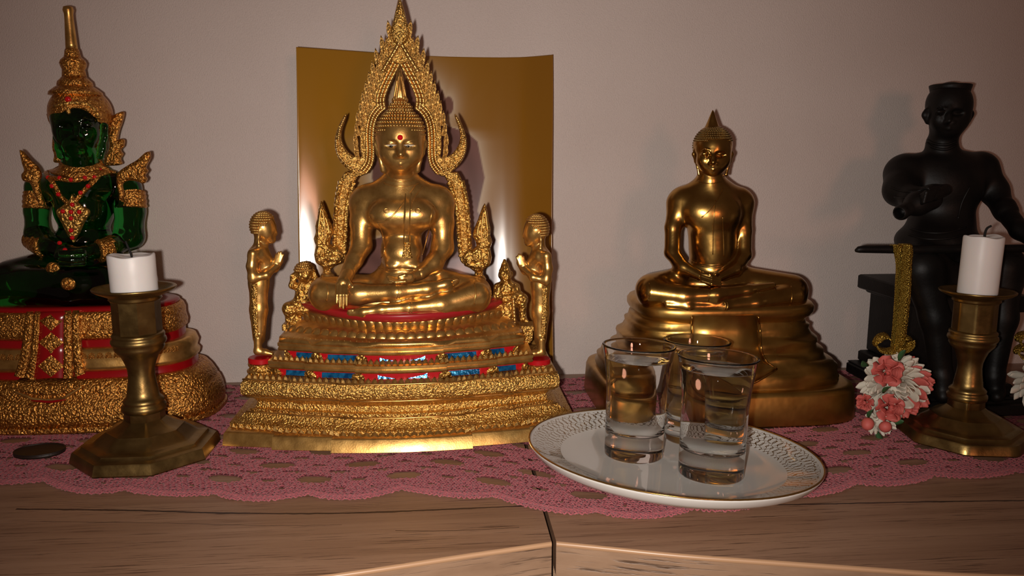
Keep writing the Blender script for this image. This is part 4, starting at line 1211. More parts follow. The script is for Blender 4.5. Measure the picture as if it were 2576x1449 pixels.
# flame leaves along the outer edge, each a curved pointed blade
def blade_mesh():
    V, Fc = [], []
    prof = [(0, .36, -.06), (.18, .48, -.10), (.4, .48, -.12), (.62, .36, -.10), (.82, .19, -.05), (1.0, .015, 0)]
    for z, w, c in prof:
        for t, b in ((-1, 0), (-.5, .26), (0, .40), (.5, .26), (1, 0)):
            V.append((c+w*t, b*min(1, w*2.4), z))
    for i in range(5):
        for k in range(4):
            a = i*5+k; Fc.append((a, a+1, a+6, a+5))
    Fc += [tuple(reversed([i*5 for i in range(6)]+[i*5+4 for i in range(5, -1, -1)]))]
    return mesh_of('flame_leaf', np.array(V, float)*10, Fc, M['leaf_gold'])
BL = blade_mesh()
tips = [(975, 50), (958, 88), (944, 120), (935, 152), (927, 178), (919, 203), (911, 228), (905, 253), (899, 278), (896, 304), (895, 329), (897, 353), (900, 376)]
for m in (0, 1):
    for i, (tx, ty) in enumerate(tips):
        big = 1.0 if ty < 260 else .8
        for lay, (dx, dy, L, W_, dY) in enumerate(((0, 0, 48, 17, -2.4), (13, 6, 46, 15, -2.9), (24, 16, 42, 14, -3.1), (36, 28, 36, 12, -3.1))):
            if lay == 3: continue
            if lay == 2 and not 60 < ty < 125: continue
            if lay == 1 and ty > 300: continue
            a = math.radians(15 if ty < 260 else (8 if ty < 320 else 2))
            k = big
            tip = (tx+dx*k, ty+dy); root = (tip[0]+math.sin(a)*L*k, tip[1]+math.cos(a)*L*k)
            if m: tip, root = mir([tip])[0], mir([root])[0]
            p, q = U(*root, AY+dY), U(*tip, AY+dY-.6); s_ = mpp(p)
            upv = Vector(q-p); upv_n = upv.normalized(); yv = Vector((0, -1, 0)); yv = (yv-upv_n*yv.dot(upv_n)).normalized(); xv = yv.cross(upv_n)*(1 if m else -1)
            Mx = Matrix((xv*W_*k*s_*.1, yv*3.4*.1, upv*.1)).transposed().to_4x4(); Mx.translation = Vector(p)
            inst('flame_leaf', BL, arch, Mx)
# ---- flame-crested heads at the feet of the arch, on turned pedestals
nag = [(808, 504), (802, 525), (799, 548), (794, 568), (795, 585), (790, 600), (796, 615), (791, 640), (797, 658), (808, 668), (816, 676), (836, 676), (846, 668), (860, 662), (866, 640), (850, 618), (838, 622), (829, 612), (832, 600), (839, 588), (834, 566), (826, 548), (820, 530), (814, 514)]
for side in (0, 1):
    q = nag if not side else [(2*1014.0-x, y+6) for x, y in nag]
    sd = Solid(0.6)
    sd.poly(q, AY-6, 3.2, 1.6, 1, pillow=.8)
    f = (lambda x, y: (x, y)) if not side else (lambda x, y: (2*1014.0-x, y+6))
    sd.ell((*f(802, 606), AY-8), (9, 12, 5), 2); sd.ell((*f(806, 650), AY-8), (12, 16, 5), 2); sd.ell((*f(830, 640), AY-8), (13, 16, 5), 2)
    sd.cap([(*f(822, 672), AY-6, 9), (*f(824, 690), AY-5, 12)], 2)
    nv = sd.build()
    nh = add('crested_head', nv, M['ornate'], gold_statue, label='flame-crested serpent head at the foot of the arch')
    ns = Skin(nv)
    add('crest_ribs', join(*[ns.seam([f(*a) for a in q2], .55) for q2 in ([(808, 520), (804, 550), (801, 580), (803, 600)], [(811, 525), (815, 555), (817, 585), (812, 605)], [(818, 545), (825, 568), (828, 590)], [(800, 625), (800, 645), (810, 660)])]), M['gold'], nh)
    c = U(*f(824, 700), AY-5); c[2] = 97.0
    zt = U(*f(824, 684), AY-5)[2]-97
    add('turned_pedestal', lathe(c, [(6.0, 0), (6.2, zt*.35), (5.0, zt*.45), (4.6, zt*.6), (5.6, zt*.7), (6.0, zt*.82), (5.0, zt*.92), (3.2, zt)], 24), M['gold'], gold_statue)
# ------------------------------------------------------------------ attendant figures of the gilded statue
def hair_bumps(px, py, Y, rx, rz, ry, r, ok, n=9):
    c = U(px, py, Y); s = mpp(c)
    return curls(c, np.array([rx*s, ry, rz*s]), ok, r, n)
def disciple(f, Y, m, label):
    """f maps left-figure pixels; m = +1 faces right"""
    s = Solid(0.6)
    E = lambda x, y, d, r, k=2, **kw: s.ell((*f(x, y), Y+d), r, k, **kw)
    Cc = lambda pts, k=2, **kw: s.cap([(*f(x, y), Y+d, r) for x, y, d, r in pts], k, **kw)
    E(663, 570, 0, (30, 34, 9.5)); E(674, 586, 0, (20, 25, 7.5), 3)
    Cc([(690, 578, 0, 3), (694, 588, 0, 4.2)], 1.5); Cc([(688, 598, 0, 4.5), (690, 601, 0, 3.5)], 1.2); E(683, 606, 0, (9, 7, 4), 2)
    Cc([(652, 580, -8.5, 4), (650, 598, -8.0, 3.2), (651, 612, -7.5, 4)], 1); Cc([(652, 580, 8.5, 4), (651, 612, 7.5, 4)], 1)
    Cc([(657, 605, 0, 17), (655, 628, 0, 18)], 3)
    Cc([(650, 645, 3, 27), (651, 690, 2, 24), (651, 715, 1, 23)], 4)
    Cc([(652, 640, -6, 20), (652, 640, 8, 20)], 4)
    Cc([(667, 655, -2, 18), (665, 680, -2, 16)], 4)
    # arms, praying hands
    for d in (-11.5, 10.5):
        Cc([(636, 638, d, 13), (633, 670, d, 12), (636, 700, d*.95, 12)], 2.5)
        Cc([(637, 700, d*.95, 11), (670, 692, d*.8, 10), (692, 672, d*.25, 8)], 2.5)
    Cc([(690, 676, -1, 11), (701, 655, -1, 12)], 2, flat=.6)
    for i, (dx, y) in enumerate(((-8, 640), (-2, 635), (4, 634), (9.5, 640))):
        Cc([(698+dx*.7, 660, -2.4, 4.2), (703+dx, y, -1.8, 3)], .6); Cc([(698+dx*.7, 660, 1.2, 4.2), (703+dx, y, .6, 3)], .6)
    # robe to the ankles and feet
    Cc([(651, 715, 0, 24), (651, 780, 0, 21), (652, 852, 0, 15)], 3, flat=.9)
    Cc([(640, 720, -3, 11), (640, 800, -2, 9), (645, 850, -1, 7)], 1.5)
    for d in (-3.2, 3.4):
        Cc([(649, 850, d, 10), (649, 880, d, 10)], 1.5); Cc([(648, 884, d, 10), (668, 886, d-.5, 8), (684, 890, d-1, 5)], 1.5)
    v = s.build(); v = (relax(*v, 1, .4), v[1])
    o = add('disciple_figure', v, M['gold'], gold_statue, label=label)
    sk = Skin(v)
    add('robe_fold', sk.strip([f(634, 712), f(634, 780), f(640, 850)], [f(648, 712), f(648, 780), f(652, 850)], .8, 6), M['ornate_fine'], o)
    c = U(*f(663, 570), Y)
    hb = hair_bumps(*f(662, 568), Y, 31, 35, 10, .95, lambda p, d: (p[2] > c[2]+1 or m*(p[0]-c[0]) < -2) and p[2] > c[2]-7.5 and m*(p[0]-c[0]) < 6.5+0.8*(p[2]-c[2]-6), 11)
    add('hair_curls', join(*hb), M['gold'], o)
    # red-topped pedestal
    b = U(*f(657, 897), Y); z1 = b[2]
    red = lambda r, z: [(r, z)]
    add('red_step', lathe((b[0], Y, 0), [(8.6, z1-4.2), (9.4, z1-3.8), (9.4, z1-.8), (8.8, z1-.1)], 24), M['red'], gold_statue, 'auto')
    add('pedestal', lathe((b[0], Y, 0), [(10.5, 50.5), (10.8, 52), (9.2, 53), (8.6, (z1+48)/2), (9.6, z1-6.2), (9.8, z1-4.6), (8.2, z1-4.0)], 28), M['ornate_fine'], gold_statue, 'auto')
disciple(lambda x, y: (x, y), 573, 1, 'standing disciple with praying hands, facing right')
disciple(lambda x, y: (1356-(x-655)*.98, y+3+(900-y)*0.012), 571, -1, 'standing disciple with praying hands, facing left')

# kneeling figure with raised hands on the left ledge
s = Solid(0.55); Y = 603
s.cap([(762, 760, Y, 22), (764, 725, Y-1, 20)], 4); s.ell((768, 690, Y-2), (21, 23, 8), 3); s.ell((766, 674, Y), (24, 14, 9), 3)
s.cap([(752, 724, Y-3, 10), (735, 718, Y-5, 8), (738, 696, Y-5, 7), (750, 684, Y-5, 6)], 2); s.cap([(780, 720, Y-2, 9), (796, 706, Y-4, 7), (788, 684, Y-3, 6)], 2)
s.cap([(758, 772, Y, 22), (728, 776, Y-6, 17)], 4); s.cap([(728, 778, Y-6, 15), (733, 800, Y-4, 14)], 3); s.cap([(770, 775, Y-2, 20), (790, 790, Y-4, 16)], 4)
s.cap([(725, 806, Y-6, 7), (752, 806, Y-5, 9)], 2); s.box(U(757, 815, Y)+np.array([0, 0, -1]), (13, 9, 2.6), .8, 1)
v = s.build()
kf = add('kneeling_figure', (relax(*v, 1, .3), v[1]), M['ornate'], gold_statue, label='small kneeling figure with raised hands beside the left knee')
sk = Skin(v)
c = U(765, 676, Y)
add('hair_curls', join(*hair_bumps(765, 682, Y-1, 23, 22, 9, 1.0, lambda p, d: p[2] > c[2]-1, 7)), M['gold'], kf)
add('belt', sk.seam([(742, 756), (760, 762), (780, 757)], .8), M['gold'], kf)
# guardian with a club on the right ledge
s = Solid(0.5); Y = 600
s.ell((1271, 693, Y-2), (16, 17, 6), 2); s.cap([(1270, 680, Y-1, 15), (1270, 668, Y-1, 9), (1269, 655, Y-1, 4)], 1.5); s.ell((1257, 692, Y), (4, 8, 2), 1); s.ell((1287, 690, Y), (4, 8, 2), 1)
s.ell((1276, 728, Y), (27, 26, 8.5), 3); s.cap([(1252, 722, Y, 11), (1249, 745, Y-3, 9), (1270, 752, Y-8, 8), (1292, 748, Y-10, 7)], 2); s.cap([(1298, 722, Y, 11), (1303, 742, Y-4, 9), (1292, 748, Y-9, 7)], 2)
s.cap([(1274, 752, Y, 22), (1276, 790, Y-2, 20)], 3); s.cap([(1252, 765, Y-2, 13), (1262, 805, Y-4, 10)], 2)
s.cap([(1288, 758, Y, 17), (1313, 752, Y-5, 15)], 3); s.cap([(1313, 754, Y-5, 13), (1315, 792, Y-3, 8), (1316, 802, Y-4, 8), (1325, 808, Y-8, 5)], 2)
s.cap([(1280, 800, Y-3, 12), (1282, 812, Y-6, 8)], 2)
v = s.build()
gf = add('guardian_figure', (relax(*v, 1, .3), v[1]), M['ornate'], gold_statue, label='small armoured guardian leaning on a club beside the right knee')
p0, p1 = U(1291, 748, Y-12), U(1295, 813, Y-12)
pp = np.linspace(p0, p1, 40)
add('club', sweep(pp, 1.25+.22*np.sin(np.arange(40)*1.15), 8), M['gold'], gf)
b = U(1316, 812, Y)
add('guardian_step', loft([np.array([(b[0]+w*x, Y+d*y, z) for x, y in ((-1, -1), (1, -1), (1, 1), (-1, 1))]) for w, d, z in ((4, 6, b[2]-16), (6.5, 8, b[2]-12), (6.8, 8.6, b[2]-5.5), (6, 8, b[2]-4.8), (8.5, 9.5, b[2]-4.4), (8.5, 9.5, b[2]-.8))]), M['ornate_fine'], gold_statue, 'auto')
b = U(1276, 815, Y)
add('guardian_step', box((b[0]-10, Y-8, b[2]-6), (b[0]+9, Y+8, b[2]-.5)), M['gold'], gold_statue, False)
# ------------------------------------------------------------------ green glass Buddha in gold regalia
EX, EY = -292.0, 640.0
em = thing('emerald_buddha_statue', (EX, EY, 1.6), 'seated green glass Buddha with gold crown and red gems on a red and gold base', 'statue')
def sup(a, b, z, n=72, e=2.7, cx=EX, cy=EY):
    t = np.linspace(0, 2*np.pi, n, endpoint=False)-np.pi/2
    c, s = np.cos(t), np.sin(t)
    return np.stack([cx+a*np.sign(c)*np.abs(c)**(2/e), cy+b*np.sign(s)*np.abs(s)**(2/e), np.full(n, z)], 1)
def ea(px, py): return U(px, py, EY)[0]-EX        # half width from the right silhouette
def ez(py, Y): return U(128, py, Y)[2]
# (front py, half width, depth half)
EB = []
def eb(name, rows, m, **kw):
    vf = loft([sup(a-4.5, EY-yf, ez(py, yf)) for py, a, yf in rows]); EB.append(vf)
    return add(name, vf, M[m], em, **kw)
zb = 1.6
add('foot_band', loft([sup(105, 54.6, 1.6), sup(106.5, 55.4, 3), sup(106.5, 55, ez(1080, 585)), sup(105, 54, ez(1076, 586))]), M['ornate_red'], em, 'auto')
eb('lower_slope', [(1078, 109.5, 585.5), (1060, 110, 585), (1030, 108.5, 586.5), (1010, 106.5, 588.5), (1004, 104, 590.5), (998, 104.6, 590), (975, 101, 592.5), (958, 97, 595), (955, 93, 598)], 'ornate_red')
eb('red_channel', [(966, 92, 598), (962, 91, 599), (936, 90, 599.5), (930, 90, 599)], 'deep_red')
eb('gold_moulding', [(938, 89, 599.5), (934, 91.5, 596.5), (926, 92.2, 595.5), (915, 90, 597.5), (900, 91.5, 596), (882, 89.5, 597), (877, 86, 600), (875, 83, 603)], 'gold')
eb('red_channel', [(880, 83, 602), (874, 82, 603), (856, 82, 603), (852, 82, 603)], 'deep_red')
eb('upper_band', [(858, 81, 603), (852, 83.5, 600), (840, 84.2, 599.5), (822, 83, 600.5), (805, 83, 600.5), (792, 81.5, 601.5), (787, 80, 603)], 'ornate_red')
top = eb('red_seat', [(788, 79, 604), (780, 79, 604), (774, 77, 606), (772, 70, 612)], 'deep_red')
efr = Skin(*EB)
esk = Skin(*[loft([sup(a-4.5, EY-yf, ez(py, yf)) for py, a, yf in [(1078, 109.5, 585.5), (1030, 108.5, 586.5), (1004, 105, 589), (958, 97, 594), (930, 92.2, 595), (882, 90, 596), (856, 84.5, 599), (790, 82.5, 600.5)]])])
# pointed relief leaves along the mouldings
PM_em = petal_mesh('relief_leaf', 'lot', M['ornate_red'])
for py, a, yf, w, hh in ((838, 83.9, 600, 9.5, 9.5), (905, 91.4, 596.3, 6.0, 4.5)):
    ln = sup(a-4.5, EY-yf, ez(py, yf), 240)
    ln = ln[(ln[:, 1] < EY-6)]; ln = ln[np.argsort(ln[:, 0])]
    petal_row('relief_leaf', PM_em, em, ln, w, hh, 2.6, .15)
# hanging cloth down the front of the base
add('hanging_cloth', esk.strip([(100, 780), (98, 840), (92, 900), (84, 950)], [(166, 780), (166, 840), (165, 900), (164, 950)], 1.4, 6), M['deep_red'], em, label='red centre strip of the hanging cloth')
for L, R_ in (([(68, 778), (62, 840), (52, 900), (38, 945)], [(86, 778), (82, 840), (74, 900), (62, 950)]), ([(88, 778), (85, 840), (78, 900), (66, 950)], [(104, 778), (102, 840), (96, 900), (88, 955)]),
              ([(162, 778), (162, 840), (162, 900), (161, 952)], [(180, 778), (181, 840), (182, 900), (184, 950)]), ([(183, 778), (184, 840), (186, 900), (190, 948)], [(200, 778), (203, 840), (207, 900), (214, 940)])):
    add('cloth_border', esk.strip(L, R_, 2.0, 6), M['ornate_red'], em)
for cy, w, hh in ((806, 30, 26), (862, 32, 27), (920, 34, 28)):
    P_ = [(131-w, cy), (131, cy-hh), (131+w, cy), (131, cy+hh)]
    V = [esk.hit(*p, 1.6)[0] for p in P_]+[esk.hit(131-w*.55, cy, 2.6)[0], esk.hit(131, cy-hh*.55, 2.6)[0], esk.hit(131+w*.55, cy, 2.6)[0], esk.hit(131, cy+hh*.55, 2.6)[0], esk.hit(131, cy, 3.2)[0]]
    add('cloth_diamond', (np.array(V), [(0, 4, 5, 1), (1, 5, 6, 2), (2, 6, 7, 3), (3, 7, 4, 0), (4, 8, 5), (5, 8, 6), (6, 8, 7), (7, 8, 4)]), M['ornate_red'], em)
fanl = [(24, 962), (70, 955), (125, 950), (180, 952), (213, 960)]; fanr = [(40, 985), (80, 1000), (125, 1004), (165, 998), (208, 972)]
add('cloth_fringe', efr.strip(fanl, [(33, 980), (76, 992), (125, 996), (168, 990), (211, 970)], 2.4, 6), M['ornate_red'], em)
add('cloth_lining', efr.seam([(x, y+7) for x, y in fanr[1:4]], 1.0, off=.3), M['deep_red'], em)
add('cloth_hem', efr.seam(fanr, 1.3, off=1.0), M['gold'], em)
add('cloth_hem', efr.seam([(24, 962), (34, 976), (40, 985)], 1.3, off=1.0), M['gold'], em)

# body
b = Solid(0.9)
b.ell((212, 525, 658), (70, 80, 22), 6); b.ell((208, 466, 658), (96, 44, 23), 8); b.ell((212, 605, 658), (72, 46, 22), 5)
b.cap([(108, 474, 661, 36), (312, 474, 661, 36)], 8)
b.cap([(205, 428, 658, 47), (203, 392, 654, 44)], 5)
b.cap([(100, 474, 661, 34), (91, 530, 656, 26), (94, 588, 646, 28)], 4); b.cap([(94, 590, 646, 27), (128, 622, 632, 23), (182, 636, 620, 18)], 4)
b.cap([(318, 474, 661, 36), (328, 530, 657, 34), (324, 592, 650, 36)], 4); b.cap([(328, 596, 650, 31), (280, 624, 632, 24), (215, 636, 620, 18)], 4)
b.cap([(215, 640, 618, 17), (150, 645, 616, 14)], 3, flat=.8)
sculpt_head(b, lambda x, y: (194+(x-1008)*1.02, 329+(y-375)*1.0), 637.0, 1.0)
bd = b.build(); bd = (relax(*bd, 2, .5), bd[1])
add('glass_torso', bd, M['emerald'], em, label='translucent green glass body and face')
ek = Skin(bd)
g = Solid(1.0)
g.cap([(205, 672, 656, 62), (345, 700, 632, 44)], 8); g.cap([(205, 672, 656, 62), (30, 700, 632, 46)], 8)
g.cap([(345, 700, 628, 42), (200, 705, 618, 34), (60, 702, 622, 30)], 5)
g.cap([(20, 715, 626, 46), (180, 742, 620, 32), (330, 735, 622, 34)], 5)
g.cap([(0, 735, 632, 46), (200, 735, 638, 46), (350, 730, 632, 42)], 6)
gv = g.build(); gv = (relax(*gv, 2, .5), gv[1])
add('glass_legs', gv, M['emerald'], em, label='dark green crossed legs')
gk = Skin(gv)
fh = Solid(0.6)
for i, y in enumerate((634, 640, 662, 652)):
    fh.cap([(210, y, 603-i*1.5, 7.5), (178, y+2, 600-i*1.5, 7), (152, y+1, 601-i*1.5, 5.5)], .8)
fh.cap([(150, 640, 620, 12), (175, 644, 618, 13), (205, 642, 620, 13)], 2)
fv = fh.build()
add('folded_hands', fv, M['emerald'], em)
# ears of green glass with gold flanges
e1 = Solid(0.6)
for x0, m in ((258, 1), (146, -1)):
    e1.cap([(x0+4*m, 318, 644, 10), (x0+3*m, 345, 643, 8), (x0-2*m, 372, 642, 9), (x0-7*m, 392, 641, 10)], 1.5, flat=.6)
ev = e1.build()
for k in (0, 1):
    c0 = U(200, 350, 658)[0]
    sel = (ev[0][:, 0] > c0) if k == 0 else (ev[0][:, 0] <= c0)
    q = ev[1][sel[ev[1]].all(1)]; u_, inv = np.unique(q, return_inverse=True)
    add('ear', (ev[0][u_], inv.reshape(q.shape)), M['emerald'], em)
def plate_part(name, pts, Y, t, mt, n=60, sm=True, label=None, pillow=.5, h=.65, parent=em):
    sd = Solid(h)
    q = list(map(tuple, spline(pts+[pts[0]], n)))[:-1] if sm else pts
    sd.poly(q, Y, t, min(1.0, t*.8), 1, pillow=pillow)
    return add(name, sd.build(), M[mt], parent, label=label)
plate_part('ear_flange', [(272, 310), (284, 292), (306, 281), (312, 285), (308, 306), (300, 330), (296, 352), (304, 349), (313, 352), (312, 368), (304, 378), (310, 388), (304, 400), (306, 414), (268, 416), (264, 400), (276, 372), (274, 340)], 668, 2.0, 'ornate_red', 90)
plate_part('ear_flange', [(118, 285), (128, 288), (142, 300), (144, 328), (134, 322), (124, 306)], 668, 2.0, 'ornate_red', 40)
plate_part('ear_flange', [(134, 344), (142, 342), (152, 365), (162, 405), (137, 408), (138, 390), (133, 372)], 668, 2.0, 'ornate_red', 40)
plate_part('shoulder_flame', [(50, 377), (58, 380), (74, 398), (96, 420), (104, 440), (100, 462), (106, 490), (112, 512), (102, 516), (88, 490), (78, 462), (60, 455), (55, 440), (62, 428), (56, 408)], 637, 1.8, 'ornate_red', 80, label='gold flame epaulette')
plate_part('shoulder_flame', [(377, 381), (366, 384), (346, 402), (322, 416), (300, 432), (294, 452), (298, 480), (303, 506), (312, 490), (309, 464), (322, 455), (345, 456), (362, 462), (371, 450), (366, 442), (373, 430), (368, 420), (379, 398)], 637, 1.8, 'ornate_red', 80, label='gold flame epaulette')
def band(name, pts, r, mt='ornate_red', n=14):
    P_ = np.array([U(*p) for p in spline(np.array(pts, float), n)])
    rr = np.full(n, r)*mpp(P_[0]); rr[0] *= .9; rr[-1] *= .9
    return add(name, sweep(P_, rr+.35*np.sin(np.arange(n)*1.9), 24), M[mt], em)
band('armlet', [(93, 487, 658), (91, 506, 656), (91, 526, 655)], 30)
band('armlet', [(330, 487, 659), (333, 505, 657), (334, 524, 656)], 33)
band('bracelet', [(84, 600, 648), (100, 612, 641), (116, 622, 635)], 28)
band('bracelet', [(288, 618, 637), (268, 628, 629), (246, 632, 624)], 29)
for P_, w, hh in (((134, 677), 16, 17), ((172, 714), 17, 15)):
    c = gk.hit(*P_)[0]
    add('knee_ornament', ico(c, (w*.33, 3.0, hh*.33), 2), M['ornate_red'], em)
# collar, necklace, pendant
add('collar', ek.strip([(150, 398), (160, 412), (195, 420), (235, 414), (258, 402)], [(112, 418), (130, 438), (190, 448), (262, 442), (292, 424)], 1.6, 5), M['ornate_red'], em)
for q in ([(114, 432), (126, 450), (140, 470), (152, 492), (172, 512)], [(258, 432), (244, 448), (226, 466), (208, 484), (190, 506)], [(118, 446), (150, 450), (182, 454), (214, 450), (244, 444)]):
    add('necklace_chain', ek.seam(q, 2.0, 8), M['ornate_red'], em)
pend = [(182, 487), (192, 505), (206, 516), (227, 532), (214, 556), (203, 582), (192, 600), (187, 612), (178, 600), (168, 586), (156, 560), (142, 532), (160, 516), (174, 505)]
pd = plate_part('pendant', pend, 634.5, 1.8, 'ornate', 70, pillow=.6, label='gold pendant with red gems')
pk_ = Skin((pd.data and np.array([v.co for v in pd.data.vertices])*1000+np.array(ORIG[em.name]), [tuple(p.vertices) for p in pd.data.polygons]))
for u, v in ((375, 205), (390, 272), (480, 275), (570, 290), (680, 275), (755, 270), (800, 215), (420, 340), (470, 405), (705, 340), (645, 392), (580, 487), (505, 540), (570, 545), (635, 545), (570, 595), (570, 690), (580, 748), (480, 790), (523, 845)):
    x, y = u/3.15, 360+v/3.15
    hts = [q for q in (ek.hit(x, y), pk_.hit(x, y)) if q is not None]
    if not hts: continue
    c = min(hts, key=lambda q: np.linalg.norm(q[0]-CAM))[0]
    c = c+np.array([0, -1.6, 0])
    add('red_gem', ico(c, (1.75, 1.4, 1.75), 2), M['gem'], em, label='round red gem')
# crown: stacked tiers and a slender spire
cz = lambda py: U(205, py, 658)[2]
AX = (-289.5, 658.0, 0)
rr = lambda px: px*mpp(U(205, 250, 658))
def crown(name, rows, mt, n=40, parent=em): return add(name, lathe(AX, [(rr(r), cz(py)) for r, py in rows], n), M[mt], parent)
cap_ = Solid(0.7)
cc = np.array([AX[0], 642.0, cz(272)])
cap_.ell((203, 284, 660), (72, 66, 25), 2)
cap_.ell((198, 330, 632), (54, 62, 17), 1.0, sub=True); cap_.ell((198, 345, 641), (54, 68, 30), .8, sub=True)
cv = cap_.build()
add('crown_cap', cv, M['ornate_red'], em, label='gold crown cap framing the face')
ck = Skin(cv)
add('crown_rim', ck.seam([(137, 268), (160, 262), (190, 259), (222, 264), (240, 280), (250, 305)], 1.5, 8), M['ornate'], em)
crown('crown_tier', [(62, 240), (60, 232), (48, 222), (42, 218)], 'ornate_red')
crown('crown_tier', [(40, 220), (41, 214), (39, 206), (33, 200), (28, 194)], 'ornate_red')
crown('crown_tier', [(28, 196), (27, 186), (26, 176), (29, 168), (31, 160), (28, 152), (20, 144)], 'ornate_red')
crown('crown_tier', [(20, 146), (18, 138), (17, 130), (15, 124)], 'ornate_red')
sp = [(AX[0]+.0, AX[1], cz(y)) for y in (126, 112, 80, 50, 36, 26, 18, 16)]
add('crown_spire', sweep(sp, [rr(14), rr(13.5), rr(12), rr(10.5), rr(10.5), rr(12.8), rr(11), rr(5)], 24), M['gold'], em, label='slender gold spire with a round tip')
for x, y in ((171, 250),):
    h_ = ck.hit(x, y)
    if h_: add('red_gem', ico(h_[0], (2.4, 1.6, 2.4), 2), M['gem'], em, label='round red gem')
h_ = ek.hit(173, 279)
if h_: add('forehead_drop', ico(h_[0]+np.array([0, -.6, 0]), (1.8, 1.3, 2.6), 1), M['ornate'], em)
# ------------------------------------------------------------------ polished brass Buddha
BX, BY = 228.0, 628.0
br = thing('brass_buddha_statue', (BX, BY, 1.6), 'polished brass seated Buddha with pointed crown on a flared draped base behind the glasses', 'statue')
def bz(py, Y): return U(1900, py, Y)[2]
def bs(a, b, z, e=3.4, n=96): return sup(a, b, z, n, e, BX, BY)
def ba(px, py): return U(px, py, BY-20)[0]-BX
rows = [(1078, 104, 553, 5), (1074, 104.8, 552.5, 5), (1005, 103.4, 554, 5), (992, 102, 555.5, 5), (986, 98, 559, 5)]
add('bottom_slab', loft([bs(104, 75, 1.6, 5)]+[bs(a, BY-yf, bz(py, yf), e) for py, a, yf, e in rows]), M['brass_satin'], br)
prof = [(990, 92, 560), (984, 91, 561), (976, 92.5, 559.5), (966, 90.5, 561), (956, 91, 560.5), (946, 88.5, 563), (935, 87.5, 564), (925, 83, 568), (915, 81, 570), (905, 80.5, 570.5), (898, 76, 574.5), (888, 75.5, 575), (878, 76.5, 574), (868, 76, 574.5), (858, 72, 578), (846, 69.5, 580),
        (838, 70, 579.5), (830, 67.5, 581.5), (820, 67.2, 582), (812, 66.4, 582.5)]
rr_ = []
for i, (py, a, yf) in enumerate(prof):
    q = bs(a*1.07, BY-yf, bz(py, yf), 3.2)
    x = q[:, 0]-BX
    q[:, 2] += 1.3*np.sin(x*.09+i*1.3)+.5*np.abs(x)*.02            # the folds run unevenly
    k = 1+.012*np.sin(x*.16+i*.9); q[:, 1] = BY+(q[:, 1]-BY)*k
    rr_.append(q)
mid = loft(rr_)
add('draped_tiers', mid, M['brass_satin'], br, label='flared brass folds of the base')
sl = [(816, 65, 584), (810, 67.5, 581.5), (804, 71, 578.5), (796, 72.4, 577.2), (784, 72.4, 577), (774, 70.5, 578.5), (768, 67, 582), (765, 60, 590)]
slab = loft([sup(a*1.02, BY-yf, bz(py, yf), 96, 3.6, BX+2.0, BY) for py, a, yf in sl])
add('seat_slab', slab, M['brass_satin'], br)
kS = Skin(mid, slab)
cl = kS.strip([(1738, 793), (1738, 830), (1732, 880), (1700, 920), (1668, 935)], [(1905, 793), (1910, 840), (1912, 880), (1925, 908), (1951, 926)], 1.5, 6)
# smooth the cloth so that it hangs over the folds
Vc = cl[0].reshape(-1, 6, 3)
for _ in range(14): Vc[1:-1] = .5*Vc[1:-1]+.25*(Vc[:-2]+Vc[2:])
Vc[:, 1:5, 1] -= 2.0
add('front_cloth', (Vc.reshape(-1, 3), cl[1]), M['brass_satin'], br, label='smooth cloth hanging over the front of the base')
low = [(1668, 935), (1720, 962), (1790, 976), (1850, 972), (1900, 958), (1951, 926)]
n_ = 24; T_ = spline(np.array([(1668, 935), (1720, 928), (1790, 922), (1850, 920), (1905, 916), (1951, 926)], float), n_); B_ = spline(np.array(low, float), n_)
V = []
for a, b_ in zip(T_, B_):
    for t in (0, .4, .8, 1): 
        h_ = kS.hit(*(a+(b_-a)*t)); V.append(h_[0]+h_[1]*(2.4 if t < 1 else .2)+np.array([0, -1.2, 0]))
V = np.array(V)
add('cloth_tip', (V, [(i*4+k, (i+1)*4+k, (i+1)*4+k+1, i*4+k+1) for i in range(n_-1) for k in range(3)]), M['brass_satin'], br)
P_ = np.array([kS.hit(*q)[0] for q in resample(B_, 6)])-np.array([0, 2.0, 0])
add('cloth_hem', sweep(P_, 1.1, 8), M['brass'], br)
for q in ([(1738, 795), (1738, 830), (1733, 875)], [(1905, 795), (1910, 840), (1913, 880), (1926, 908), (1950, 925)]):
    P_ = kS.path(q, 5)-np.array([0, 2.6, 0]); add('cloth_hem', sweep(P_, .8, 8), M['brass'], br)
# the figure
b = Solid(0.75)
b.ell((1790, 706, 622), (92, 34, 26), 5); b.ell((1792, 628, 622), (53, 66, 19), 5); b.ell((1790, 542, 620), (68, 64, 20), 9); b.cap([(1790, 540, 620, 56), (1792, 600, 620, 52), (1792, 670, 620, 54)], 6, flat=.9)
b.ell((1760, 530, 612), (34, 34, 6), 10); b.ell((1824, 530, 612), (34, 34, 6), 10)
b.cap([(1716, 506, 625, 32), (1860, 508, 625, 32)], 8)
b.cap([(1787, 478, 622, 42), (1725, 498, 625, 28)], 7); b.cap([(1787, 478, 622, 42), (1850, 500, 625, 28)], 7)
b.cap([(1786, 482, 621, 34), (1786, 440, 617, 31)], 4)
b.cap([(1708, 516, 625, 29), (1693, 572, 619, 20.5), (1691, 634, 613, 19.5)], 7, kin=2); b.cap([(1691, 636, 613, 19.5), (1718, 672, 602, 17), (1762, 695, 591, 12)], 2)
b.cap([(1864, 518, 625, 29), (1870, 580, 621, 21), (1870, 640, 615, 20)], 7, kin=2); b.cap([(1870, 642, 615, 20), (1848, 678, 604, 17), (1806, 699, 592, 12)], 2)
b.cap([(1755, 706, 622, 42), (1638, 728, 604, 40)], 8); b.cap([(1830, 706, 622, 42), (1990, 732, 604, 42)], 8)
b.cap([(1640, 735, 598, 35), (1720, 746, 589, 27), (1800, 742, 585, 22), (1880, 731, 587, 15), (1944, 718, 589, 8)], 4)
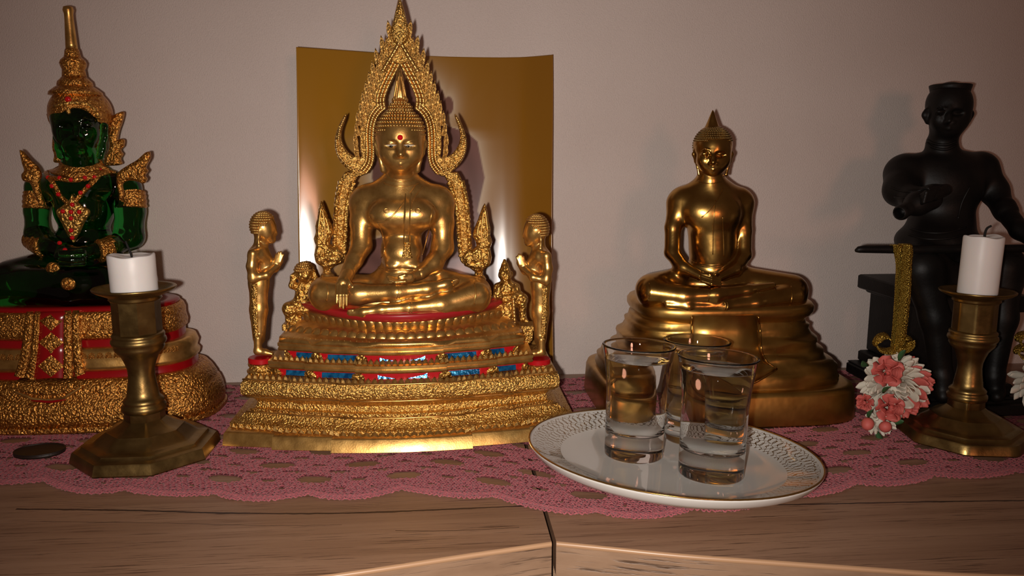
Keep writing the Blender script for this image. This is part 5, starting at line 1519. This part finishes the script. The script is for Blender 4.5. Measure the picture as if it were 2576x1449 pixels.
b.cap([(1992, 744, 598, 36), (1900, 762, 587, 24), (1820, 771, 583, 16), (1730, 772, 583, 12), (1678, 767, 586, 8)], 3)
b.cap([(1640, 752, 602, 26), (1800, 762, 610, 26), (1990, 756, 602, 26)], 6)
body = b.build(); body = (relax(*body, 2, .5), body[1])
add('figure', body, M['brass'], br, label='brass meditating figure with hands in the lap')
bk = Skin(body)
hd = Solid(0.42)
hd.cap([(1762, 695, 591, 13), (1785, 703, 587, 12)], 2, flat=.7); hd.cap([(1806, 699, 592, 13), (1785, 706, 588, 12)], 2, flat=.7)
for i, y in enumerate((697, 703, 709, 714)):
    hd.cap([(1765, y-8, 588-i*.8, 4.6), (1790, y, 584-i*.8, 4.4), (1812, y+4, 584.5-i*.8, 3.4)], .6)
hd.cap([(1768, 690, 588, 5), (1785, 690, 585, 4.4), (1796, 694, 585, 3.6)], .8)
hd.cap([(1806, 690, 588, 5), (1800, 690, 585, 4.2)], .8)
hv = hd.build(); add('hands', (relax(*hv, 1), hv[1]), M['brass'], br)
for i, q in enumerate(([(1820, 474), (1806, 500), (1790, 525), (1765, 547)], [(1800, 505), (1795, 560), (1793, 640)], [(1818, 545), (1820, 600), (1821, 645)], [(1735, 655), (1760, 664), (1790, 667), (1815, 664)], [(1745, 660), (1770, 671), (1800, 672), (1820, 668)],
          [(1633, 712), (1636, 732), (1633, 752)], [(1784, 728), (1787, 742), (1782, 758)], [(1822, 758), (1825, 770), (1820, 786)], [(1828, 757), (1831, 769), (1826, 785)], [(1990, 720), (1993, 740), (1990, 762)], [(1756, 455), (1775, 461), (1797, 461), (1815, 456)])):
    add('robe_seam', bk.seam(q, .5), M['brass'], br)
hs = Solid(0.38)
fb = lambda x, y: (1794+(x-1008)*.77, 398+(y-375)*.77)
sculpt_head(hs, fb, 601.0, .77)
ears(hs, fb, 601.0, .77)
hv = hs.build(); add('head', (relax(*hv, 1, .4), hv[1]), M['brass'], br)
hc = U(1793, 366, 615); s_ = mpp(hc)
hr = Solid(0.6); hr.ell((1793, 365, 616), (48.5, 47, 15.6), 1); hr.ell((1795, 404, 604), (37, 47, 12), .6, sub=True)
hr.ell((1792, 334, 616), (30, 16, 9.5), 2)
hv = hr.build(); add('hair_cap', hv, M['brass'], br)
ok_ = lambda p, d: (p[2] > hc[2]+2.5 or d[1] > .3) and not (abs(p[0]-hc[0]) < 8 and d[1] < -.75 and p[2] < hc[2]+4)
add('hair_curls', join(*curls(hc, np.array([48.5*s_, 15.6, 47*s_]), ok_, .72, 17)), M['dull_brass'], br)
AXb = U(1791, 330, 616)
zt = lambda py: U(1791, py, 616)[2]-AXb[2]
add('pointed_finial', lathe(AXb, [(27*s_, zt(340)), (25.5*s_, zt(334)), (20*s_, zt(326)), (18.5*s_, zt(319)), (17.5*s_, zt(318)), (12*s_, zt(305)), (6.5*s_, zt(290)), (3*s_, zt(281)), (.8*s_, zt(277))], 32), M['brass'], br)
# ------------------------------------------------------------------ black seated statue with a sword across the lap
KX, KY = 432.0, 640.0
bl = thing('black_seated_statue', (KX, KY, 1.6), 'black seated king-like statue with a sword across the lap on a stepped throne', 'statue')
def kbox(name, x0, x1, y0, y1, z0, z1, bev=1.2):
    c = ((x0+x1)/2, (y0+y1)/2); hx, hy = (x1-x0)/2, (y1-y0)/2
    R4 = lambda k, z: np.array([(c[0]+sx*(hx-k), c[1]+sy*(hy-k), z) for sx, sy in ((-1, -1), (1, -1), (1, 1), (-1, 1))])
    add(name, loft([R4(bev, z0), R4(0, z0+bev), R4(0, z1-bev), R4(bev, z1)]), M['black'], bl, 'auto')
xl = lambda px, py: U(px, py, 699)[0]-KX
zk = lambda py: U(2180, py, 699)[2]
for nm, px, py, fr, z0, z1 in (('throne_foot', 2129, 940, 570, 1.6, 12), ('throne_foot', 2133, 925, 573, 12, zk(905)), ('throne_foot', 2160, 890, 577, zk(905), zk(880)), ('throne_column', 2187, 800, 580, zk(880), zk(735)), ('throne_top', 2180, 730, 577, zk(735), zk(724)), ('throne_top', 2160, 700, 572, zk(724), zk(690))):
    hw_ = -xl(px, py)
    kbox(nm, KX-hw_, KX+hw_, fr, 700, z0, z1)
kbox('footrest', KX-36, KX+46, 562, 580, 1.6, 10)
b = Solid(1.0)
b.ell((2374, 470, 642), (96, 92, 26), 8); b.ell((2368, 560, 640), (78, 64, 25), 8)
b.cap([(2278, 432, 645, 44), (2462, 425, 645, 42)], 10)
b.cap([(2370, 398, 643, 44), (2369, 362, 641, 36)], 4); b.cap([(2369, 370, 641, 35), (2376, 325, 637, 30)], 2.5)
b.cap([(2272, 440, 645, 46), (2266, 478, 632, 40), (2296, 498, 612, 27)], 5); b.cap([(2296, 498, 612, 26), (2345, 486, 600, 20), (2378, 478, 598, 15)], 4)
b.cap([(2466, 430, 645, 42), (2500, 480, 638, 32), (2526, 528, 622, 25)], 5); b.cap([(2526, 528, 622, 24), (2566, 580, 598, 22), (2600, 606, 584, 18)], 4)
b.cap([(2527, 522, 622, 27), (2531, 533, 619, 28)], 1)
# skirted lap, thighs, shins, boots
b.ell((2356, 605, 632), (98, 52, 32), 8)
b.cap([(2330, 655, 630, 56), (2318, 672, 580, 50)], 8); b.cap([(2420, 655, 630, 56), (2520, 668, 585, 52)], 8)
b.cap([(2318, 680, 578, 46), (2352, 800, 574, 34), (2366, 930, 574, 26)], 6); b.cap([(2520, 680, 582, 48), (2520, 800, 576, 34), (2500, 930, 574, 26)], 6)
b.cap([(2370, 950, 572, 26), (2370, 990, 570, 20), (2372, 998, 566, 15)], 4); b.cap([(2500, 950, 572, 26), (2505, 990, 570, 20), (2508, 998, 564, 15)], 4)
b.cap([(2318, 690, 590, 50), (2420, 720, 590, 48), (2520, 690, 590, 50)], 10)
fk = lambda x, y: (2388+(x-1008)*.87, 293+(y-375)*.83)
sculpt_head(b, fk, 621.0, .9)
for m, (ex, ey) in ((-1, (2333, 291)), (1, (2436, 289))):
    b.cap([(ex, ey-12, 637, 9), (ex+m*3, ey-2, 637, 11), (ex-m*2, ey+14, 637, 9)], 1.2, flat=.7)
v = b.build(); v = (relax(*v, 2, .5), v[1])
add('figure', v, M['black'], bl, label='black robed seated figure')
kk = Skin(v)
c = U(2390, 232, 640); s_ = mpp(c)
zz = lambda py: U(2390, py, 640)[2]-c[2]
add('flat_cap', lathe(c, [(44*s_, zz(250)), (45*s_, zz(236)), (46.5*s_, zz(226)), (48.5*s_, zz(219)), (49*s_, zz(215)), (46*s_, zz(213)), (20*s_, zz(211)), (2*s_, zz(211))], 40), M['black'], bl)
for q in ([(2332, 360), (2350, 372), (2380, 376), (2404, 366)], [(2330, 350), (2350, 361), (2380, 364), (2404, 356)]):
    add('collar_fold', kk.seam(q, 1.2), M['black'], bl)
for q in ([(2290, 575), (2330, 585), (2380, 585), (2430, 572)], [(2285, 590), (2330, 601), (2385, 600), (2434, 588)], [(2240, 470), (2265, 480), (2300, 482), (2340, 470)], [(2250, 495), (2275, 498), (2300, 492)], [(2440, 470), (2420, 510), (2410, 550)]):
    add('robe_fold', kk.seam(q, .9), M['black'], bl)
# pouring vessel held to the chest, and the hand on it
s = Solid(0.6)
s.cap([(2340, 503, 598, 26), (2308, 512, 594, 31)], 3); s.cap([(2306, 513, 594, 28), (2284, 525, 590, 18)], 3); s.cap([(2280, 527, 590, 16), (2268, 534, 588, 20)], 2)
s.cap([(2272, 532, 588, 12), (2255, 540, 585, 15)], .6, sub=True)
v = s.build(); add('pouring_vessel', (relax(*v, 1), v[1]), M['black'], bl, label='round vessel with flared mouth')
s = Solid(0.6)
s.cap([(2372, 480, 597, 16), (2348, 492, 588, 15)], 2, flat=.8)
for i in range(4): s.cap([(2350-i*3, 482+i*7, 584, 6), (2330-i*2, 484+i*8, 582, 5), (2318-i, 490+i*8, 586, 4)], 1)
s.cap([(2360, 475, 590, 6), (2335, 474, 586, 5)], 1)
v = s.build(); add('hand', v, M['black'], bl)
# sword
a = [U(x, y, Y) for x, y, Y in ((2152, 631, 572), (2160, 628, 572), (2170, 627, 572), (2290, 628, 571), (2420, 627, 570), (2560, 625, 569), (2640, 624, 568))]
add('sword', sweep(a, [1.2, 2.6, 2.9, 3.3, 3.2, 3.2, 3.2], 14), M['black'], bl, label='black sheathed sword')
add('sword_ring', sweep([a[3]+np.array([0, 3.5*math.cos(t), 3.5*math.sin(t)]) for t in np.linspace(0, 2*np.pi, 16, endpoint=False)], .8, 6, closed=True), M['black'], bl)

# ------------------------------------------------------------------ ribboned flower garland hanging from the sword
def ribbon(path, wd, th=.35, wdir=(1, 0, 0)):
    P_ = np.asarray(path, float); n = len(P_); V = []
    T = np.gradient(P_, axis=0); T /= np.linalg.norm(T, axis=1, keepdims=True)
    wd = np.broadcast_to(wd, (n,))
    for i in range(n):
        w = np.asarray(wdir if np.ndim(wdir) == 1 else wdir[i], float); w = w-T[i]*(w @ T[i]); w /= np.linalg.norm(w)
        nn = np.cross(T[i], w)
        V += [P_[i]-w*wd[i]/2-nn*th, P_[i]+w*wd[i]/2-nn*th, P_[i]+w*wd[i]/2+nn*th, P_[i]-w*wd[i]/2+nn*th]
    V = np.array(V); Fc = []
    for i in range(n-1):
        for k in range(4):
            Fc.append((i*4+k, i*4+(k+1) % 4, i*4+4+(k+1) % 4, i*4+4+k))
    Fc += [(3, 2, 1, 0), tuple(n*4-4+k for k in range(4))]
    return V, Fc
def petal(mt, L=10, W=5, cup=.25, tip=.12):
    V, Fc = [], []
    for z, w in ((0, .30), (.3, .80), (.6, 1.0), (.85, .72), (1.0, tip)):
        for t in (-1, -.5, 0, .5, 1):
            V.append((w*t*W/2, -cup*W*(t*t)*w+.18*L*z*z, z*L))
    n = len(V)
    V += [(x, y-.35, z) for x, y, z in V]
    for i in range(4):
        for k in range(4):
            a_ = i*5+k; Fc += [(a_, a_+1, a_+6, a_+5), (n+a_, n+a_+5, n+a_+6, n+a_+1)]
    bd_ = [0, 1, 2, 3, 4, 9, 14, 19, 24, 23, 22, 21, 20, 15, 10, 5]
    for i in range(16): Fc.append((bd_[i], n+bd_[i], n+bd_[(i+1) % 16], bd_[(i+1) % 16]))
    return mesh_of('petal', np.array(V), Fc, mt)
PW, PCo = petal(M['petal_white'], 10.5, 4.4), petal(M['petal_coral'], 10.5, 4.8, .2)
PRo = petal(M['petal_coral'], 9, 10.5, .30, .5)
PLf = petal(M['leaf'], 11, 5, .2)
def put(me, parent, p, d, upv, sc=1.0, nm='petal'):
    z = Vector(d).normalized(); y = Vector(upv)-z*z.dot(Vector(upv))
    if y.length < 1e-3: y = Vector((0, 0, 1))
    y.normalize(); x = y.cross(z)
    Mx = Matrix((x*sc, y*sc, z*sc)).transposed().to_4x4(); Mx.translation = Vector(p)
    inst(nm, me, parent, Mx)
def rose(parent, c, nrm, r):
    nrm = Vector(nrm).normalized(); a_ = nrm.orthogonal().normalized(); b_ = nrm.cross(a_)
    for ring, (n, el, rad, sc) in enumerate(((3, 78, .10, .62), (4, 60, .22, .78), (5, 38, .38, .95), (5, 14, .5, 1.05))):
        for i in range(n):
            t = 2*math.pi*(i+.37*ring)/n
            o = a_*math.cos(t)+b_*math.sin(t)
            d = o*math.cos(math.radians(el))+nrm*math.sin(math.radians(el))
            put(PRo, parent, Vector(c)+o*r*rad*.7+nrm*r*(.35-.12*ring), d, -o*math.sin(math.radians(el))+nrm*math.cos(math.radians(el)), r/9*sc)
    add('rose_heart', ico(Vector(c)+nrm*r*.35, (r*.26, r*.26, r*.3), 2), M['petal_coral'], parent)
gl = thing('flower_garland', U(2252, 1090, 543)*np.array([1, 1, 0])+np.array([0, 0, 2]), 'cream and coral flower garland on a gold ribbon hanging from the sword', 'garland')
s0 = U(2275, 628, 571)
front = [s0+(0, 4.4, 1), s0+(0, 2.5, 4.0), s0+(0, -2.5, 4.1), s0+(0, -4.6, 0)]+[U(x, y, Y) for x, y, Y in ((2281, 660, 562), (2279, 720, 557), (2273, 790, 552), (2264, 860, 549), (2258, 888, 548))]
back_ = [s0+(-6, 4.6, 0), s0+(-6.5, 2.5, 3.4), s0+(-7, -2.0, 3.6), s0+(-7, -3.6, 0)]+[U(x, y, Y) for x, y, Y in ((2266, 665, 566), (2264, 720, 562), (2260, 790, 557), (2254, 860, 552), (2252, 888, 549))]
add('ribbon_band', ribbon(spline(np.array(front), 50), 8.2), M['ribbon'], gl, True, label='gold lame ribbon')
add('ribbon_band', ribbon(spline(np.array(back_), 50), 8.0), M['ribbon'], gl, True, label='gold lame ribbon')
for pts in ([(2254, 880, 547), (2232, 884, 543), (2212, 878, 541), (2205, 864, 543), (2216, 848, 546), (2234, 846, 549), (2246, 866, 550), (2254, 884, 549)], [(2258, 878, 546), (2276, 880, 542), (2289, 872, 541), (2288, 858, 545), (2274, 852, 549), (2260, 872, 550)]):
    add('ribbon_bow', ribbon(spline(np.array([U(*q) for q in pts]), 40), 7.0, wdir=(0.1, .9, .5)), M['ribbon'], gl, True, label='gold lame ribbon')
# balls of narrow cream and coral petals
def ball(cpx, Y, R0, n, coral, seed):
    rg = np.random.default_rng(seed); c_ = U(*cpx, Y)
    core = add('flower_core', ico(c_, R0*.48, 2), M['petal_white'], gl)
    for i in range(n):
        zf = 1-2*(i+.5)/n; th = i*2.39996
        d = np.array([math.sqrt(1-zf*zf)*math.cos(th), math.sqrt(1-zf*zf)*math.sin(th), zf])+rg.normal(0, .08, 3)
        if d[1] > .55: continue
        d /= np.linalg.norm(d)
        me = PCo if coral(d) else PW
        tang = np.cross(d, (0.2, 1, .1))
        put(me, gl, c_+d*R0*.36, d, np.cross(tang, d)*-1, R0/15.5*rg.uniform(.85, 1.1))
ball((2252, 968), 545, 25.5, 190, lambda d: (d[0] > .35 and -.45 < d[2] < .75 and (d[0]*7 % 1) < .55) or (d[2] < -.35 and d[0] > .1), 3)
ball((2212, 1058), 534, 12, 60, lambda d: False, 5)
rose(gl, U(2231, 935, 524), (-.15, -1, .35), 8.6)
rose(gl, U(2236, 1026, 526), (.0, -1, .1), 8.2)
rose(gl, U(2176, 1012, 536), (-.8, -.8, 0), 5)
for x, y, Y, d in ((2262, 908, 528, (.1, -.3, 1)), (2185, 920, 536, (-.8, -.3, .3)), (2222, 990, 522, (0, -.6, .8)), (2186, 1052, 534, (-.2, -.5, 1)), (2212, 1060, 530, (.7, -.4, .3)), (2238, 1068, 530, (.8, -.5, .5)), (2205, 1082, 532, (.1, -.5, -.6))):
    put(PLf, gl, U(x, y, Y), d, (0, -1, .2), .95, 'leaf')
for (x0, y0), (x1, y1), r in (((2186, 1054), (2179, 1080), 14.5), ((2222, 1062), (2232, 1086), 15)):
    p0, p1 = U(x0, y0, 524), U(x1, y1, 519); pp = np.linspace(p0, p1, 8); q = r*mpp(p0)
    add('flower_bud', sweep(pp, np.array([.45, .8, .98, 1.02, 1.0, .92, .75, .4])*q, 14), M['petal_coral'], gl, label='closed coral bud')

# second garland, hardly in the picture, at the right edge
g2 = thing('flower_garland', U(2606, 960, 536)*np.array([1, 1, 0])+np.array([0, 0, 2]), 'gold and white garland just peeking in at the right edge of the picture', 'garland')
gl_keep = gl; gl = g2
c_ = U(2608, 960, 534)
ball((2620, 955), 532, 22, 90, lambda d: False, 9)
pts = [(2640, 630, 572), (2630, 720, 556), (2618, 820, 540), (2612, 890, 530)]
add('ribbon_band', ribbon(spline(np.array([U(*q) for q in pts]), 30), 8), M['ribbon'], g2, True)
for pts in ([(2612, 890, 528), (2590, 884, 524), (2568, 866, 521), (2566, 848, 523), (2584, 842, 527), (2604, 866, 530), (2612, 890, 530)], [(2612, 895, 528), (2590, 902, 524), (2568, 896, 521), (2562, 882, 523), (2580, 872, 527), (2604, 880, 530)]):
    add('ribbon_bow', ribbon(spline(np.array([U(*q) for q in pts]), 40), 7.0, wdir=(0.1, .9, .5)), M['ribbon'], g2, True)
gl = gl_keep
